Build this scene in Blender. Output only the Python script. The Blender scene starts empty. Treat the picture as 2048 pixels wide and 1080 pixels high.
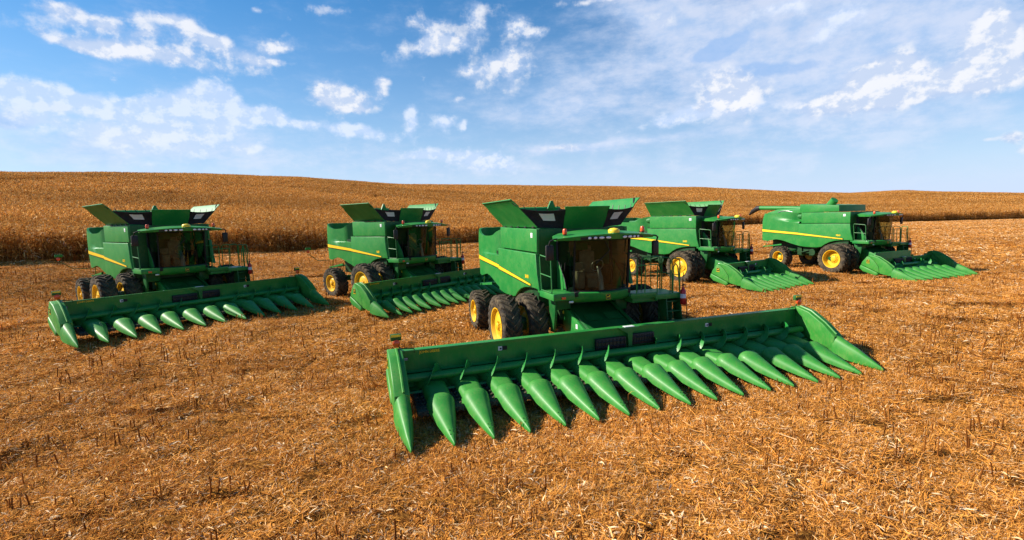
import bpy, bmesh, math, random
import numpy as np
from mathutils import Vector, Matrix

S = bpy.context.scene
COL = S.collection
PI = math.pi
R = math.radians

# ------------------------------------------------------------------ materials
def new_mat(name):
    m = bpy.data.materials.new(name); m.use_nodes = True
    nt = m.node_tree; b = nt.nodes["Principled BSDF"]
    return m, nt, b

def N(nt, t, **kw):
    n = nt.nodes.new(t)
    for k, v in kw.items(): setattr(n, k, v)
    return n

def mathn(nt, op, a, b=None, clamp=False):
    n = nt.nodes.new("ShaderNodeMath"); n.operation = op; n.use_clamp = clamp
    for i, v in enumerate((a, b)):
        if v is None: continue
        if isinstance(v, (int, float)): n.inputs[i].default_value = v
        else: nt.links.new(v, n.inputs[i])
    return n.outputs[0]

def ramp(nt, fac, stops, interp='LINEAR'):
    r = nt.nodes.new("ShaderNodeValToRGB"); r.color_ramp.interpolation = interp
    e = r.color_ramp.elements
    while len(e) < len(stops): e.new(0.5)
    for i, (p, c) in enumerate(stops):
        e[i].position = p; e[i].color = (c[0], c[1], c[2], 1)
    nt.links.new(fac, r.inputs[0]); return r.outputs[0]

def paint(name, col, rough=.32, coat=.35, var=.12, dust=.25, scale=2.2, metal=0.0, bump=0.0, thr=.22):
    """enamel or moulded panel with slightly uneven gloss and a thin film of field dust"""
    m, nt, b = new_mat(name)
    tc = N(nt, "ShaderNodeTexCoord"); L = nt.links.new
    n1 = N(nt, "ShaderNodeTexNoise"); n1.inputs['Scale'].default_value = scale; n1.inputs['Detail'].default_value = 6
    n2 = N(nt, "ShaderNodeTexNoise"); n2.inputs['Scale'].default_value = scale*9; n2.inputs['Detail'].default_value = 5
    L(tc.outputs['Object'], n1.inputs['Vector'])
    mp = N(nt, "ShaderNodeMapping"); mp.inputs['Scale'].default_value = (1, 1, .35); L(tc.outputs['Object'], mp.inputs[0]); L(mp.outputs[0], n2.inputs['Vector'])
    c0 = [x*(1-var) for x in col]; c1 = [min(1, x*(1+var)) for x in col]
    base = ramp(nt, n1.outputs[0], [(.3, c0), (.7, c1)])
    mx = N(nt, "ShaderNodeMix", data_type='RGBA')
    f = mathn(nt, 'MULTIPLY', n1.outputs[0], n2.outputs[0])
    f = mathn(nt, 'MULTIPLY', mathn(nt, 'SUBTRACT', f, thr, True), dust*1.6, True)
    L(f, mx.inputs['Factor']); L(base, mx.inputs[6]); mx.inputs[7].default_value = (.36, .26, .13, 1)
    L(mx.outputs[2], b.inputs['Base Color'])
    rr = mathn(nt, 'ADD', mathn(nt, 'MULTIPLY', n2.outputs[0], .22), rough-.1)
    L(rr, b.inputs['Roughness'])
    b.inputs['Coat Weight'].default_value = coat; b.inputs['Coat Roughness'].default_value = .25
    b.inputs['Metallic'].default_value = metal; b.inputs['Specular IOR Level'].default_value = .35
    if bump:
        bp = N(nt, "ShaderNodeBump"); bp.inputs['Strength'].default_value = bump; bp.inputs['Distance'].default_value = .01
        L(n1.outputs[0], bp.inputs['Height']); L(bp.outputs[0], b.inputs['Normal'])
    return m

M = {}
M['green'] = paint('green_enamel', (.011, .200, .032), .46, .10, .10, .30, bump=.2, thr=.19)
M['poly'] = paint('green_moulded_plastic', (.025, .225, .026), .52, .05, .12, .40, 3, thr=.18)
M['dark_green'] = paint('dark_green_enamel', (.005, .095, .017), .45, .1, .15, .22)
M['frame'] = paint('dark_green_frame_steel', (.006, .050, .012), .5, 0, .3, .3)  # chassis steel, its own paint a very dark green
M['yellow'] = paint('yellow_rim_enamel', (.74, .43, .012), .46, .1, .08, .40, 4, thr=.17)
M['stripe'] = paint('yellow_stripe_film', (.86, .56, .02), .4, .2, .03, .02)
M['stripe_edge'] = paint('dark_stripe_edge_film', (.01, .035, .008), .5, 0, .1, 0)
M['rubber'] = paint('tyre_rubber', (.016, .0145, .0135), .88, 0, .3, .85, 4, thr=.15)
M['black'] = paint('black_plastic', (.012, .012, .013), .5, 0, .2, .12)
M['cloth'] = paint('black_tank_cloth', (.010, .010, .014), .8, 0, .3, .1, 5, bump=.6)
M['white'] = paint('white_film', (.62, .64, .66), .5, 0, .05, .05)
M['steel'] = paint('worn_steel', (.35, .35, .34), .38, 0, .2, .2, 6, 1.0)
M['red'] = paint('red_enamel', (.42, .012, .010), .35, .3, .1, .1)
M['amber'] = paint('amber_lens', (.72, .085, .015), .25, .4, .05, .05)
M['globe'] = paint('yellow_plastic_dome', (.85, .60, .03), .4, .2, .05, .08)
M['cabin'] = paint('dark_cabin_trim', (.010, .011, .009), .7, 0, .35, 0, 5)
M['seat'] = paint('grey_seat_cloth', (.22, .20, .15), .85, 0, .2, .1, 9)
M['lens'] = paint('clear_lamp_lens', (.75, .76, .78), .2, .5, .03, 0)
M['rung'] = paint('pale_green_tube', (.020, .155, .035), .5, .05, .1, .2)

def glass_mat():
    m = bpy.data.materials.new('tinted_cab_glass'); m.use_nodes = True; nt = m.node_tree
    nt.nodes.clear(); L = nt.links.new
    o = N(nt, "ShaderNodeOutputMaterial"); t = N(nt, "ShaderNodeBsdfTransparent"); g = N(nt, "ShaderNodeBsdfGlossy")
    t.inputs[0].default_value = (.50, .55, .43, 1); g.inputs['Roughness'].default_value = .03
    g.inputs['Color'].default_value = (.55, .62, .70, 1)
    fr = N(nt, "ShaderNodeFresnel"); fr.inputs[0].default_value = 1.5
    mx = N(nt, "ShaderNodeMixShader"); L(fr.outputs[0], mx.inputs[0]); L(t.outputs[0], mx.inputs[1]); L(g.outputs[0], mx.inputs[2])
    L(mx.outputs[0], o.inputs[0]); return m
M['glass'] = glass_mat()

# ------------------------------------------------------------------ mesh helpers
class MB:
    def __init__(s): s.bm = bmesh.new()
    def _bev(s, fs, w, seg=2):
        es = {e for f in fs for e in f.edges}
        bmesh.ops.bevel(s.bm, geom=list(es), offset=w, segments=seg, profile=.5, affect='EDGES', clamp_overlap=True)
    def box(s, c, d, bev=0, rot=None):
        x, y, z = d[0]/2, d[1]/2, d[2]/2
        P = [Vector((i*x, j*y, k*z)) for i in (-1, 1) for j in (-1, 1) for k in (-1, 1)]
        if rot is not None: P = [rot @ p for p in P]
        v = [s.bm.verts.new(p+Vector(c)) for p in P]
        fs = [s.bm.faces.new([v[i] for i in q]) for q in ((0,1,3,2),(4,6,7,5),(0,4,5,1),(2,3,7,6),(0,2,6,4),(1,5,7,3))]
        if bev: s._bev(fs, bev)
        return s
    def prism(s, poly, axis, a, b, bev=0, seg=2, only_rim=False):
        """poly: 2-D outline; axis 1: poly is (x,z) swept in y; axis 0: poly (y,z) swept in x; axis 2: (x,y) swept in z"""
        def at(p, t):
            return {0: (t, p[0], p[1]), 1: (p[0], t, p[1]), 2: (p[0], p[1], t)}[axis]
        A = [s.bm.verts.new(at(p, a)) for p in poly]; B = [s.bm.verts.new(at(p, b)) for p in poly]
        n = len(poly); fs = [s.bm.faces.new(A), s.bm.faces.new(B[::-1])]
        for i in range(n): fs.append(s.bm.faces.new((A[i], B[i], B[(i+1) % n], A[(i+1) % n])))
        bmesh.ops.recalc_face_normals(s.bm, faces=fs)
        if bev: s._bev(fs[:2], bev, seg)
        return s
    def grid(s, rows, closed=False):
        V = [[s.bm.verts.new(p) for p in r] for r in rows]; out = []
        for i in range(len(V)-1):
            m = len(V[i])
            for j in range(m if closed else m-1):
                k = (j+1) % m
                try: out.append(s.bm.faces.new((V[i][j], V[i][k], V[i+1][k], V[i+1][j])))
                except ValueError: pass
        return V
    def loft(s, loops, cap=True):
        V = s.grid(loops, True)
        if cap:
            s.bm.faces.new(V[0][::-1]); s.bm.faces.new(V[-1])
        return s
    def tube(s, pts, r, seg=8, cap=True):
        pts = [Vector(p) for p in pts]; rows = []; up = None
        rr = r if isinstance(r, (list, tuple)) else [r]*len(pts)
        for i, p in enumerate(pts):
            d = (pts[min(i+1, len(pts)-1)]-pts[max(i-1, 0)]).normalized()
            if up is None: up = Vector((0, 0, 1)) if abs(d.z) < .9 else Vector((1, 0, 0))
            u = d.cross(up).normalized(); w = u.cross(d).normalized(); up = w
            rows.append([p+(u*math.cos(2*PI*k/seg)+w*math.sin(2*PI*k/seg))*rr[i] for k in range(seg)])
        s.loft(rows, cap); return s
    def lathe(s, prof, seg=24, axis='y', c=(0, 0, 0), cap=True):
        rows = []
        for t, r in prof:
            row = []
            for k in range(seg):
                a = 2*PI*k/seg; p, q = max(r, 1e-4)*math.cos(a), max(r, 1e-4)*math.sin(a)
                row.append(Vector(c)+Vector({'y': (p, t, q), 'x': (t, p, q), 'z': (p, q, t)}[axis]))
            rows.append(row)
        s.loft(rows, cap); return s
    def cyl(s, a, b, r, seg=12): return s.tube([a, b], r, seg)
    def poly(s, pts):
        s.bm.faces.new([s.bm.verts.new(p) for p in pts]); return s
    def solid(s, t):
        """give an open sheet a thickness t"""
        bmesh.ops.recalc_face_normals(s.bm, faces=s.bm.faces[:])
        bmesh.ops.solidify(s.bm, geom=s.bm.faces[:], thickness=t); return s
    def mesh(s, name, mat, smooth=38, fix=True):
        if fix: bmesh.ops.recalc_face_normals(s.bm, faces=s.bm.faces[:])
        me = bpy.data.meshes.new(name); s.bm.to_mesh(me); s.bm.free()
        me.materials.append(mat)
        if smooth:
            me.polygons.foreach_set('use_smooth', [True]*len(me.polygons)); me.set_sharp_from_angle(angle=R(smooth))
        return me

CACHE = {}
def link(name, me, parent=None, loc=(0, 0, 0), rot=(0, 0, 0), sc=(1, 1, 1), label=None):
    o = bpy.data.objects.new(name, me); COL.objects.link(o); o.parent = parent
    o.location = loc; o.rotation_euler = rot; o.scale = sc
    if label: o['label'] = label
    return o
def shared(key, build):
    if key not in CACHE: CACHE[key] = build()
    return CACHE[key]
def textmesh(txt, size, mat, depth=.004):
    c = bpy.data.curves.new('lettering', 'FONT'); c.body = txt; c.size = size; c.align_x = 'CENTER'; c.align_y = 'CENTER'
    c.extrude = depth; c.offset = size*.018
    o = bpy.data.objects.new('lettering', c); me = bpy.data.meshes.new_from_object(o)
    bpy.data.objects.remove(o); me.materials.clear(); me.materials.append(mat); return me
def smooth01(t):
    t = max(0., min(1., t)); return t*t*(3-2*t)
def lerp_tab(tab, x):
    if x <= tab[0][0]: return tab[0][1]
    for (a, va), (b, vb) in zip(tab, tab[1:]):
        if x <= b: return va+(vb-va)*(x-a)/(b-a)
    return tab[-1][1]

# ------------------------------------------------------------------ wheels
def tyre_mesh(Ro, W, rr):
    def build():
        mb = MB(); h = Ro-rr; b = Ro-.055
        prof = [(-W*.40, rr-.02), (-W*.47, rr+.03), (-W*.52, rr+h*.40), (-W*.50, rr+h*.68), (-W*.44, b-.03), (-W*.3, b), (0, b+.012),
                (W*.3, b), (W*.44, b-.03), (W*.50, rr+h*.68), (W*.52, rr+h*.40), (W*.47, rr+.03), (W*.40, rr-.02)]
        mb.lathe(prof, 56, cap=False)
        n = 22
        for side in (-1, 1):
            for i in range(n):
                a0 = 2*PI*(i+(.5 if side > 0 else 0))/n; rows = []
                for t, wd, top in ((-.04, .030, Ro), (.18, .034, Ro), (.40, .040, Ro-.004), (.50, .048, Ro-.045), (.545, .040, rr+h*.62)):
                    y = side*t*W; a = a0+.36*max(0, t)/.5
                    lo = b-.03 if t < .45 else (b-.09 if t < .52 else rr+h*.50)
                    row = []
                    for rad, hw in ((lo, wd*1.35), (top, wd), (top, -wd), (lo, -wd*1.35)):
                        aa = a+hw/Ro; row.append((rad*math.cos(aa), y, rad*math.sin(aa)))
                    rows.append(row)
                mb.loft(rows)
        return mb.mesh('tyre', M['rubber'], 30)
    return shared(('tyre', Ro, W, rr), build)

def rim_mesh(kind, rr, W):
    def build():
        mb = MB(); f = -W*.44
        if kind == 'flat':     # shallow dish of an outer dual
            prof = [(W*.2, rr-.05), (f-.02, rr-.02), (f-.035, rr+.015), (f-.03, rr-.02), (f+.02, rr-.05), (f+.07, rr-.075), (f+.085, rr*.62), (f+.05, rr*.52), (f+.05, .0)]
            hub, hr = f+.05, rr*.2
        else:                  # deep dish with a bolted hub
            prof = [(W*.2, rr-.05), (f-.02, rr-.02), (f-.035, rr+.015), (f-.03, rr-.02), (f+.05, rr-.06), (f+.22, rr-.10), (f+.24, rr*.52), (f+.20, rr*.46), (f+.20, .0)]
            hub, hr = f+.20, rr*.34
        mb.lathe(prof, 48)
        mb.lathe([(hub+.02, hr), (hub-.05, hr*.96), (hub-.07, hr*.7), (hub-.07, 0)], 24)
        for k in range(10):
            a = 2*PI*k/10; c = Vector((math.cos(a)*hr*1.22, 0, math.sin(a)*hr*1.22))
            mb.cyl(c+Vector((0, hub+.03, 0)), c+Vector((0, hub-.035, 0)), .022, 6)
        if kind == 'flat':
            mb.lathe([(hub+.02, rr*.25), (hub-.02, rr*.24), (hub-.02, rr*.17), (hub+.01, rr*.16)], 20, c=(rr*.42, 0, .04))
        return mb.mesh('rim', M['yellow'], 35)
    return shared(('rim', kind, rr, W), build)

def wheel(root, x, y, z, Ro, W, rr, kind, sx, sy, side):
    # side -1: the machine's right (dish faces -y); +1: its left
    t = link('wheel', tyre_mesh(Ro, W, rr), root, (x, y, z), (0, random.random()*0.3, 0 if side < 0 else PI), (1/sx, 1/sy, 1))
    link('rim', rim_mesh(kind, rr, W), t)
    return t

# ------------------------------------------------------------------ body
ZB = [(-6.35, 2.05), (-6.0, 1.93), (-5.45, 1.88), (-5.2, 1.97), (-4.7, 2.06), (-4.2, 1.96), (-3.6, 1.78), (-3.0, 1.64)]
def rear_plan(recess, n=10):
    """outline of the rear shell seen from above, from its right front corner round the back to its left front corner"""
    P = [(-2.98, -1.6), (-3.2, -1.6), (-3.5, -1.6), (-3.8, -1.6), (-4.1, -1.6), (-4.4, -1.6), (-4.8, -1.6), (-5.2, -1.6), (-5.55, -1.6)]
    for k in range(1, 7):
        a = PI/2*k/6; P.append((-5.75-.55*math.sin(a), -1.05-.55*math.cos(a)))
    P = [(-5.75, -1.6) if False else p for p in P]
    P += [(-6.32, -.5), (-6.33, 0)]
    P = P+[(x, -y) for x, y in P[::-1][1:]]
    if recess:
        out = []
        for x, y in P:
            k = .12*smooth01((x+5.4)/1.6)+.52*smooth01((x+3.95)/.97) if x > -5.6 else 0
            out.append((x, y+k if y < 0 else y-k))
        P = out
    return P

def rear_panel_mesh(closed_top):
    def build():
        mb = MB()
        low = rear_plan(False); rows = []
        for f in (0, .33, .66, 1):
            row = []
            for x, y in low:
                zb = lerp_tab(ZB, x); row.append((x, y*(1-.02*(1-f)), zb+(2.88-zb)*f))
            rows.append(row)
        rec = rear_plan(True)
        if not closed_top: rows.append([((a+b)/2, (c+d)/2, 2.90) for (a, c), (b, d) in zip(low, rec)])
        for f in ((0, .25, .5, .75, 1) if not closed_top else [k/16 for k in range(17)]):
            row = []
            for (x, y), (lx, ly) in zip(rec, low):
                t = smooth01((f-.0)*1.0)
                zt = 3.97-.36*math.exp(-((x+4.75)/1.05)**4)-(.04 if x < -5.7 else 0)
                if closed_top: zt = 3.97
                kx = x
                if x < -5.6: kx = x+(.10 if not closed_top else .20)*f**3
                z = 2.93+(zt-2.93)*f
                if closed_top:
                    g = smooth01((z-lerp_tab([(-5.4, 3.90), (-4.6, 3.52), (-3.8, 3.36), (-3.0, 3.30)], x))/.10); y = ly+(y-ly)*g
                row.append((kx, y, z))
            rows.append(row)
        V = mb.grid(rows)
        # inward lip along the lower edge
        lip = [mb.bm.verts.new((v.co.x, v.co.y*.90, v.co.z+.03)) for v in V[0]]
        for j in range(len(lip)-1): mb.bm.faces.new((V[0][j], lip[j], lip[j+1], V[0][j+1]))
        # inner wall of the well
        top = V[-1]
        inn = [mb.bm.verts.new((v.co.x*.985-.06, v.co.y*.945, v.co.z-.01)) for v in top]
        inb = [mb.bm.verts.new((v.co.x*.985-.06, v.co.y*.945, 3.30)) for v in top]
        for j in range(len(top)-1):
            mb.bm.faces.new((top[j], top[j+1], inn[j+1], inn[j])); mb.bm.faces.new((inn[j], inn[j+1], inb[j+1], inb[j]))
        return mb.mesh('rear_panel', M['green'], 40)
    return shared(('rearpanel', closed_top), build)

LOW = [(.62, 3.19), (.70, 2.6), (.86, 2.10), (.55, 2.13), (.1, 2.11), (-.35, 2.05), (-.7, 1.95), (-1.0, 1.80), (-1.22, 1.63), (-1.6, 1.56), (-2.4, 1.57), (-2.95, 1.63), (-2.95, 3.19)]
def stripe(root, parent_front, parent_rear, sgn):
    """the yellow flash with its dark lower edge, front length on the side panel, rear length round the back corner"""
    def strip(path, mat, off, nm, par):
        mb = MB(); mb.grid([[(x, sgn*(y+off), z1) for x, y, z1, z0 in path], [(x, sgn*(y+off), z0) for x, y, z1, z0 in path]])
        mb.solid(-.004 if sgn > 0 else .004)
        link(nm, mb.mesh(nm, mat), par)
    zt = [(-6.4, 2.80), (-2.95, 2.545), (.2, 2.225)]; wd = [(-6.4, .165), (-2.95, .125), (.2, .05)]
    fr = [(x, 1.662, lerp_tab(zt, x), lerp_tab(zt, x)-lerp_tab(wd, x)) for x in (-2.93, -2, -1, 0, .2)]
    fe = [(x, 1.655, lerp_tab(zt, x)+.012, lerp_tab(zt, x)-lerp_tab(wd, x)-.04) for x in (-2.93, -2, -1, 0, .27)]
    strip(fr, M['stripe'], .010, 'stripe', parent_front); strip(fe, M['stripe_edge'], .010, 'stripe_edge', parent_front)
    pl = [p for p in rear_plan(False)[:12]]
    rp = []
    for x, y in pl:
        f = 1; yy = -y*(1-.02*.1)
        rp.append((x, yy, lerp_tab(zt, x), lerp_tab(zt, x)-lerp_tab(wd, x)))
    # corner points also move outwards a little
    def shift(p, d):
        x, y, a, b = p; k = smooth01((-5.5-x)/.8); return (x-k*d, y+d*(1-.6*k), a, b)
    strip([shift(p, .014) for p in rp], M['stripe'], 0, 'stripe', parent_rear)
    strip([(x, y, a+.012, b-.035) for x, y, a, b in (shift(p, .008) for p in rp)], M['stripe_edge'], 0, 'stripe_edge', parent_rear)

def deer_badge(name, parent, loc, rot, s, wordmark=False):
    """rounded plate with a leaping stag"""
    mb = MB(); n = 20
    def rr(sz, r=.28):
        out = []
        for cx, cy, a0 in ((1-r, 1-r, 0), (-1+r, 1-r, 90), (-1+r, -1+r, 180), (1-r, -1+r, 270)):
            for k in range(5):
                a = R(a0+90*k/4); out.append(((cx+r*math.cos(a))*sz, (cy+r*math.sin(a))*sz))
        return out
    mb.prism(rr(s), 2, 0, .006)
    b = link(name, mb.mesh(name, M['stripe']), parent, loc, rot)
    mb = MB(); mb.prism(rr(s*.92), 2, .006, .009); link('badge_field', mb.mesh('badge_field', M['stripe_edge']), b)
    stag = [(-.72, .02), (-.48, .16), (-.10, .10), (.20, .14), (.36, .34), (.22, .62), (.32, .64), (.42, .46), (.46, .66), (.54, .64), (.52, .40),
            (.74, .26), (.70, .18), (.50, .18), (.44, -.04), (.66, -.22), (.60, -.30), (.36, -.14), (.26, -.16), (-.05, -.12), (-.30, -.10), (-.52, -.42),
            (-.62, -.40), (-.50, -.06), (-.66, -.06)]
    mb = MB(); mb.prism([(x*s*.95, y*s*.95) for x, y in stag], 2, .009, .012)
    link('badge_stag', mb.mesh('badge_stag', M['stripe'], 0), b)
    if wordmark: link('badge_lettering', textmesh('JOHN DEERE', s*.42, M['stripe']), b, (0, -s*1.35, 0))
    return b

def body(root, cfg):
    closed = cfg['closed']
    def core():
        mb = MB()
        mb.box((-1.1, 0, 2.35), (3.2, 3.04, 1.6)); mb.box((-4.3, 0, 2.55), (3.3, 2.9, 1.0))
        mb.box((-1.4, 0, 1.25), (4.4, 1.5, .75), .05); mb.box((-4.6, 0, 1.55), (2.4, 1.3, .9), .05)
        mb.box((-4.4, 0, 3.17), (3.0, 2.2, .25)); mb.box((-4.6, -.2, 3.40), (1.5, 1.3, .3), .06)
        for y in (-1.1, 1.1):
            mb.box((-2.3, y, 1.35), (.9, .5, .5), .04); mb.box((-3.1, y, 1.28), (.35, .3, .65), .03); mb.cyl((-2.0, y*1.28, 1.2), (-2.0, y*1.34, 1.2), .22, 20)
            mb.cyl((-1.7, y*1.3, 1.5), (-2.9, y*1.3, 1.15), .035)
        mb.box((.62, 0, 1.6), (.5, 2.0, .9), .04)
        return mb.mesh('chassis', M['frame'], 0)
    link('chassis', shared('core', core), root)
    ax = MB(); ax.box((0, 0, .97), (.42, 4.6, .38), .05); ax.cyl((0, -2.6, .95), (0, 2.6, .95), .13, 14)
    for s in (-1, 1): ax.box((.05, s*1.28, 1.0), (.6, .3, .75), .05)
    link('front_axle', ax.mesh('front_axle', M['dark_green']), root)
    ax = MB(); rx = cfg['rear_x']; ax.box((rx, 0, .95), (.28, 3.6, .28), .04); ax.box((rx, 0, 1.25), (.5, .8, .5), .05)
    for s in (-1, 1): ax.box((rx, s*1.75, .8), (.22, .16, .5), .04); ax.tube([(rx+.5, s*.6, 1.3), (rx, s*1.6, .95)], .06)
    link('rear_axle', ax.mesh('rear_axle', M['dark_green']), root)
    # rear shell
    rp = link('rear_panel', rear_panel_mesh(closed), root)
    def lad():
        mb = MB()
        mb.tube([(-5.3, -.9, 3.30), (-4.2, -1.0, 3.62), (-3.1, -1.02, 3.72)], .17, 14); mb.lathe([(-.05, .22), (.05, .22), (.06, .12)], 18, c=(-3.95, -1.08, 3.66))
        mb.box((-5.2, .4, 3.5), (.9, 1.1, .4), .05)
        return mb.mesh('engine_deck_fittings', M['rung'])
    link('engine_deck', shared('deckfit', lad), root)
    for s in (-1, 1):
        def low():
            mb = MB(); poly = [(x, z) for x, z in LOW]; mb.prism(poly, 1, s*1.52, s*1.66, .028, 3)
            return mb.mesh('side_panel', M['green'], 30)
        sp = link('side_panel', shared(('low', s), low), root)
        def up():
            mb = MB(); mb.prism([(.60, 3.225), (.60, 3.93), (-2.80, 3.97), (-2.80, 3.225)], 1, s*1.50, s*1.60, .022, 3)
            return mb.mesh('tank_side_panel', M['green'], 30)
        tp = link('tank_side_panel', shared(('up', s), up), root)
        stripe(root, sp, rp, s)
        link('model_lettering', textmesh(cfg['model'], .15, M['stripe']), sp, (-.10, s*1.664, 2.43), (R(90), 0, 0 if s < 0 else PI))
        mb = MB(); mb.box((.22, s*1.603, 3.74), (.16, .008, .15), .003); link('sticker', mb.mesh('sticker', M['white']), tp)
        # dark seam cover behind the recess
        if not closed: pass
    def tank():
        mb = MB()
        # hollow bin: four walls and a floor
        for s in (-1, 1): mb.box((-1.12, s*1.44, 3.52), (3.3, .05, .86))
        mb.box((.52, 0, 3.50), (.09, 3.02, .88), .015); mb.box((-2.76, 0, 3.52), (.07, 2.95, .86)); mb.box((-1.1, 0, 3.12), (3.2, 2.9, .05))
        mb.box((.545, 0, 3.20), (.07, 3.06, .03)); mb.box((.53, 0, 2.62), (.06, 3.0, 1.1))
        return mb.mesh('grain_tank', M['dark_green'], 0)
    gt = link('grain_tank', shared('tank', tank), root)
    # front edge mouldings under the tank
    if closed:
        mb = MB(); mb.prism([(-3.02, 3.98), (-.20, 3.98), (-.22, 4.40), (-3.0, 4.56)], 1, -1.5, 1.42, .03, 2); link('tank_extension', mb.mesh('tank_extension', M['green']), root)
        mb = MB(); mb.tube([(-1.25, -.9, 4.35), (-1.0, -.95, 4.60), (-.85, -.97, 4.78)], [.26, .25, .24], 18); link('filler_chute', mb.mesh('filler_chute', M['green']), root)
        mb = MB(); mb.tube([(-2.9, 1.25, 4.2), (-5.0, 1.25, 4.30), (-8.2, 1.25, 4.42), (-8.65, 1.25, 4.44)], .17, 16); link('unloading_auger', mb.mesh('unloading_auger', M['green']), root)
        mb = MB(); mb.tube([(-8.5, 1.25, 4.42), (-8.8, 1.25, 4.40), (-9.25, 1.25, 4.15), (-9.6, 1.25, 3.90)], [.19, .21, .17, .07], 14); link('auger_spout', mb.mesh('auger_spout', M['black']), root)
        mb = MB(); mb.prism([(-6.1, 3.86), (-2.9, 3.90), (-2.9, 4.22), (-3.3, 4.30), (-5.1, 4.24), (-5.9, 4.02)], 1, -1.18, 1.1, .06, 3); link('engine_hood', mb.mesh('engine_hood', M['green']), root)
        mb = MB(); mb.tube([(-5.0, -1.19, 4.02), (-4.7, -1.20, 4.11), (-4.4, -1.21, 4.13), (-4.1, -1.20, 4.10), (-3.8, -1.19, 4.03)], .022, 6); link('screen_hoop', mb.mesh('screen_hoop', M['steel']), root)
    else:
        for s in (-1, 1):
            mb = MB(); rows = []
            H = [(.42, -1.47, 4.0), (-2.79, -1.47, 4.0)]; O = [(.30, -2.30, 4.88), (-2.74, -2.30, 4.88)]
            for t, dz in ((0, 0), (.06, .015), (.66, .0), (.70, .03), (.97, .0), (1, -.02)):
                rows.append([tuple((H[0][k]+(H[1][k]-H[0][k])*u)*(1-t)+(O[0][k]+(O[1][k]-O[0][k])*u)*t+(dz if k == 2 else 0) for k in range(3)) for u in np.linspace(0, 1, 13)])
            rows = [[(x, -s*y, z+(.012 if (j % 2 and 0 < i < 3) else 0)) for j, (x, y, z) in enumerate(r)] for i, r in enumerate(rows)]
            mb.grid(rows); mb.solid(.028); lid = link('tank_lid', mb.mesh('tank_lid', M['green'], 20), root)
            for k in range(5):
                mb = MB(); mb.box((-2.5+.66*k, s*1.49, 3.985), (.16, .08, .05), .01); link('lid_hinge', mb.mesh('lid_hinge', M['black']), lid)
            mb = MB(); mb.tube([(.25, s*2.1, 4.66), (.05, s*2.24, 4.84)], .035, 6); link('lid_strut', mb.mesh('lid_strut', M['black']), lid)
            # black cloth corner with its pale window
            A, B_, C_, D_ = (.42, -1.46, 3.98), (.345, -2.0, 4.56), (.90, -.745, 4.50), (.575, -.66, 3.93)
            def bil(u, v):
                p = [A[k]*(1-u)*(1-v)+B_[k]*(1-u)*v+C_[k]*u*v+D_[k]*u*(1-v) for k in range(3)]
                b = .07*math.sin(PI*u)*math.sin(PI*min(1, v)); return (p[0]-b*.6, -s*(p[1]+b*.5), p[2]-.05*math.sin(PI*u)*v)
            mb = MB(); mb.grid([[bil(u, v) for u in np.linspace(0, 1, 9)] for v in np.linspace(0, 1, 7)]); mb.solid(.012)
            cl = link('corner_cloth', mb.mesh('corner_cloth', M['cloth'], 60), root)
            mb = MB()
            def offp(u, v):
                x, y, z = bil(u, v); return (x+.016, y+s*.012, z+.004)
            mb.grid([[offp(u, v) for u in np.linspace(.36, .72, 5)] for v in np.linspace(.42, .82, 4)]); mb.solid(.006)
            link('cloth_window', mb.mesh('cloth_window', M['white'], 60), cl)
            A2, B2, C2, D2 = (-2.79, -1.46, 3.98), (-2.77, -2.0, 4.56), (-3.1, -1.0, 4.6), (-2.83, -.95, 3.95)
            mb = MB(); mb.grid([[tuple((A2[k]*(1-u)*(1-v)+B2[k]*(1-u)*v+C2[k]*u*v+D2[k]*u*(1-v))*(-s if k == 1 else 1) for k in range(3)) for u in (0, .5, 1)] for v in (0, .5, 1)]); mb.solid(.012)
            link('corner_cloth', mb.mesh('corner_cloth', M['cloth'], 60), root)
            for k in range(4):
                mb = MB(); u = .12+.25*k; x, y, z = bil(u, 1.0); mb.tube([(x, y, z-.03), (x-.05, y+s*.06, z+.12)], .013, 5)
                link('cloth_strap', mb.mesh('cloth_strap', M['black']), cl)
        mb = MB(); mb.grid([[(.585+.335*t-.02*(t > .9), u*(.69+.08*t), 3.93+.66*t) for u in (-1, -.5, 0, .5, 1)] for t in (0, .5, .94, 1)]); mb.solid(.026)
        link('tank_lid', mb.mesh('tank_lid', M['green'], 20), root)
        mb = MB(); mb.grid([[(-2.83, y, 3.97) for y in (-1, -.5, 0, .5, 1)], [(-3.0, y*1.03, 4.35) for y in (-1, -.5, 0, .5, 1)], [(-3.14, y*1.06, 4.66) for y in (-1, -.5, 0, .5, 1)], [(-3.22, y*1.06, 4.70) for y in (-1, -.5, 0, .5, 1)]]); mb.solid(.025)
        link('tank_lid', mb.mesh('tank_lid', M['green'], 25), root)
        mb = MB(); mb.prism([(.42, 4.62), (.78, 4.62), (.66, 4.92), (.56, 4.92)], 0, -3.06, -2.96, .015); mb.tube([(-3.0, .60, 4.5), (-2.2, .5, 4.25)], .07, 8)
        link('tank_auger_cover', mb.mesh('tank_auger_cover', M['green']), root)

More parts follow.
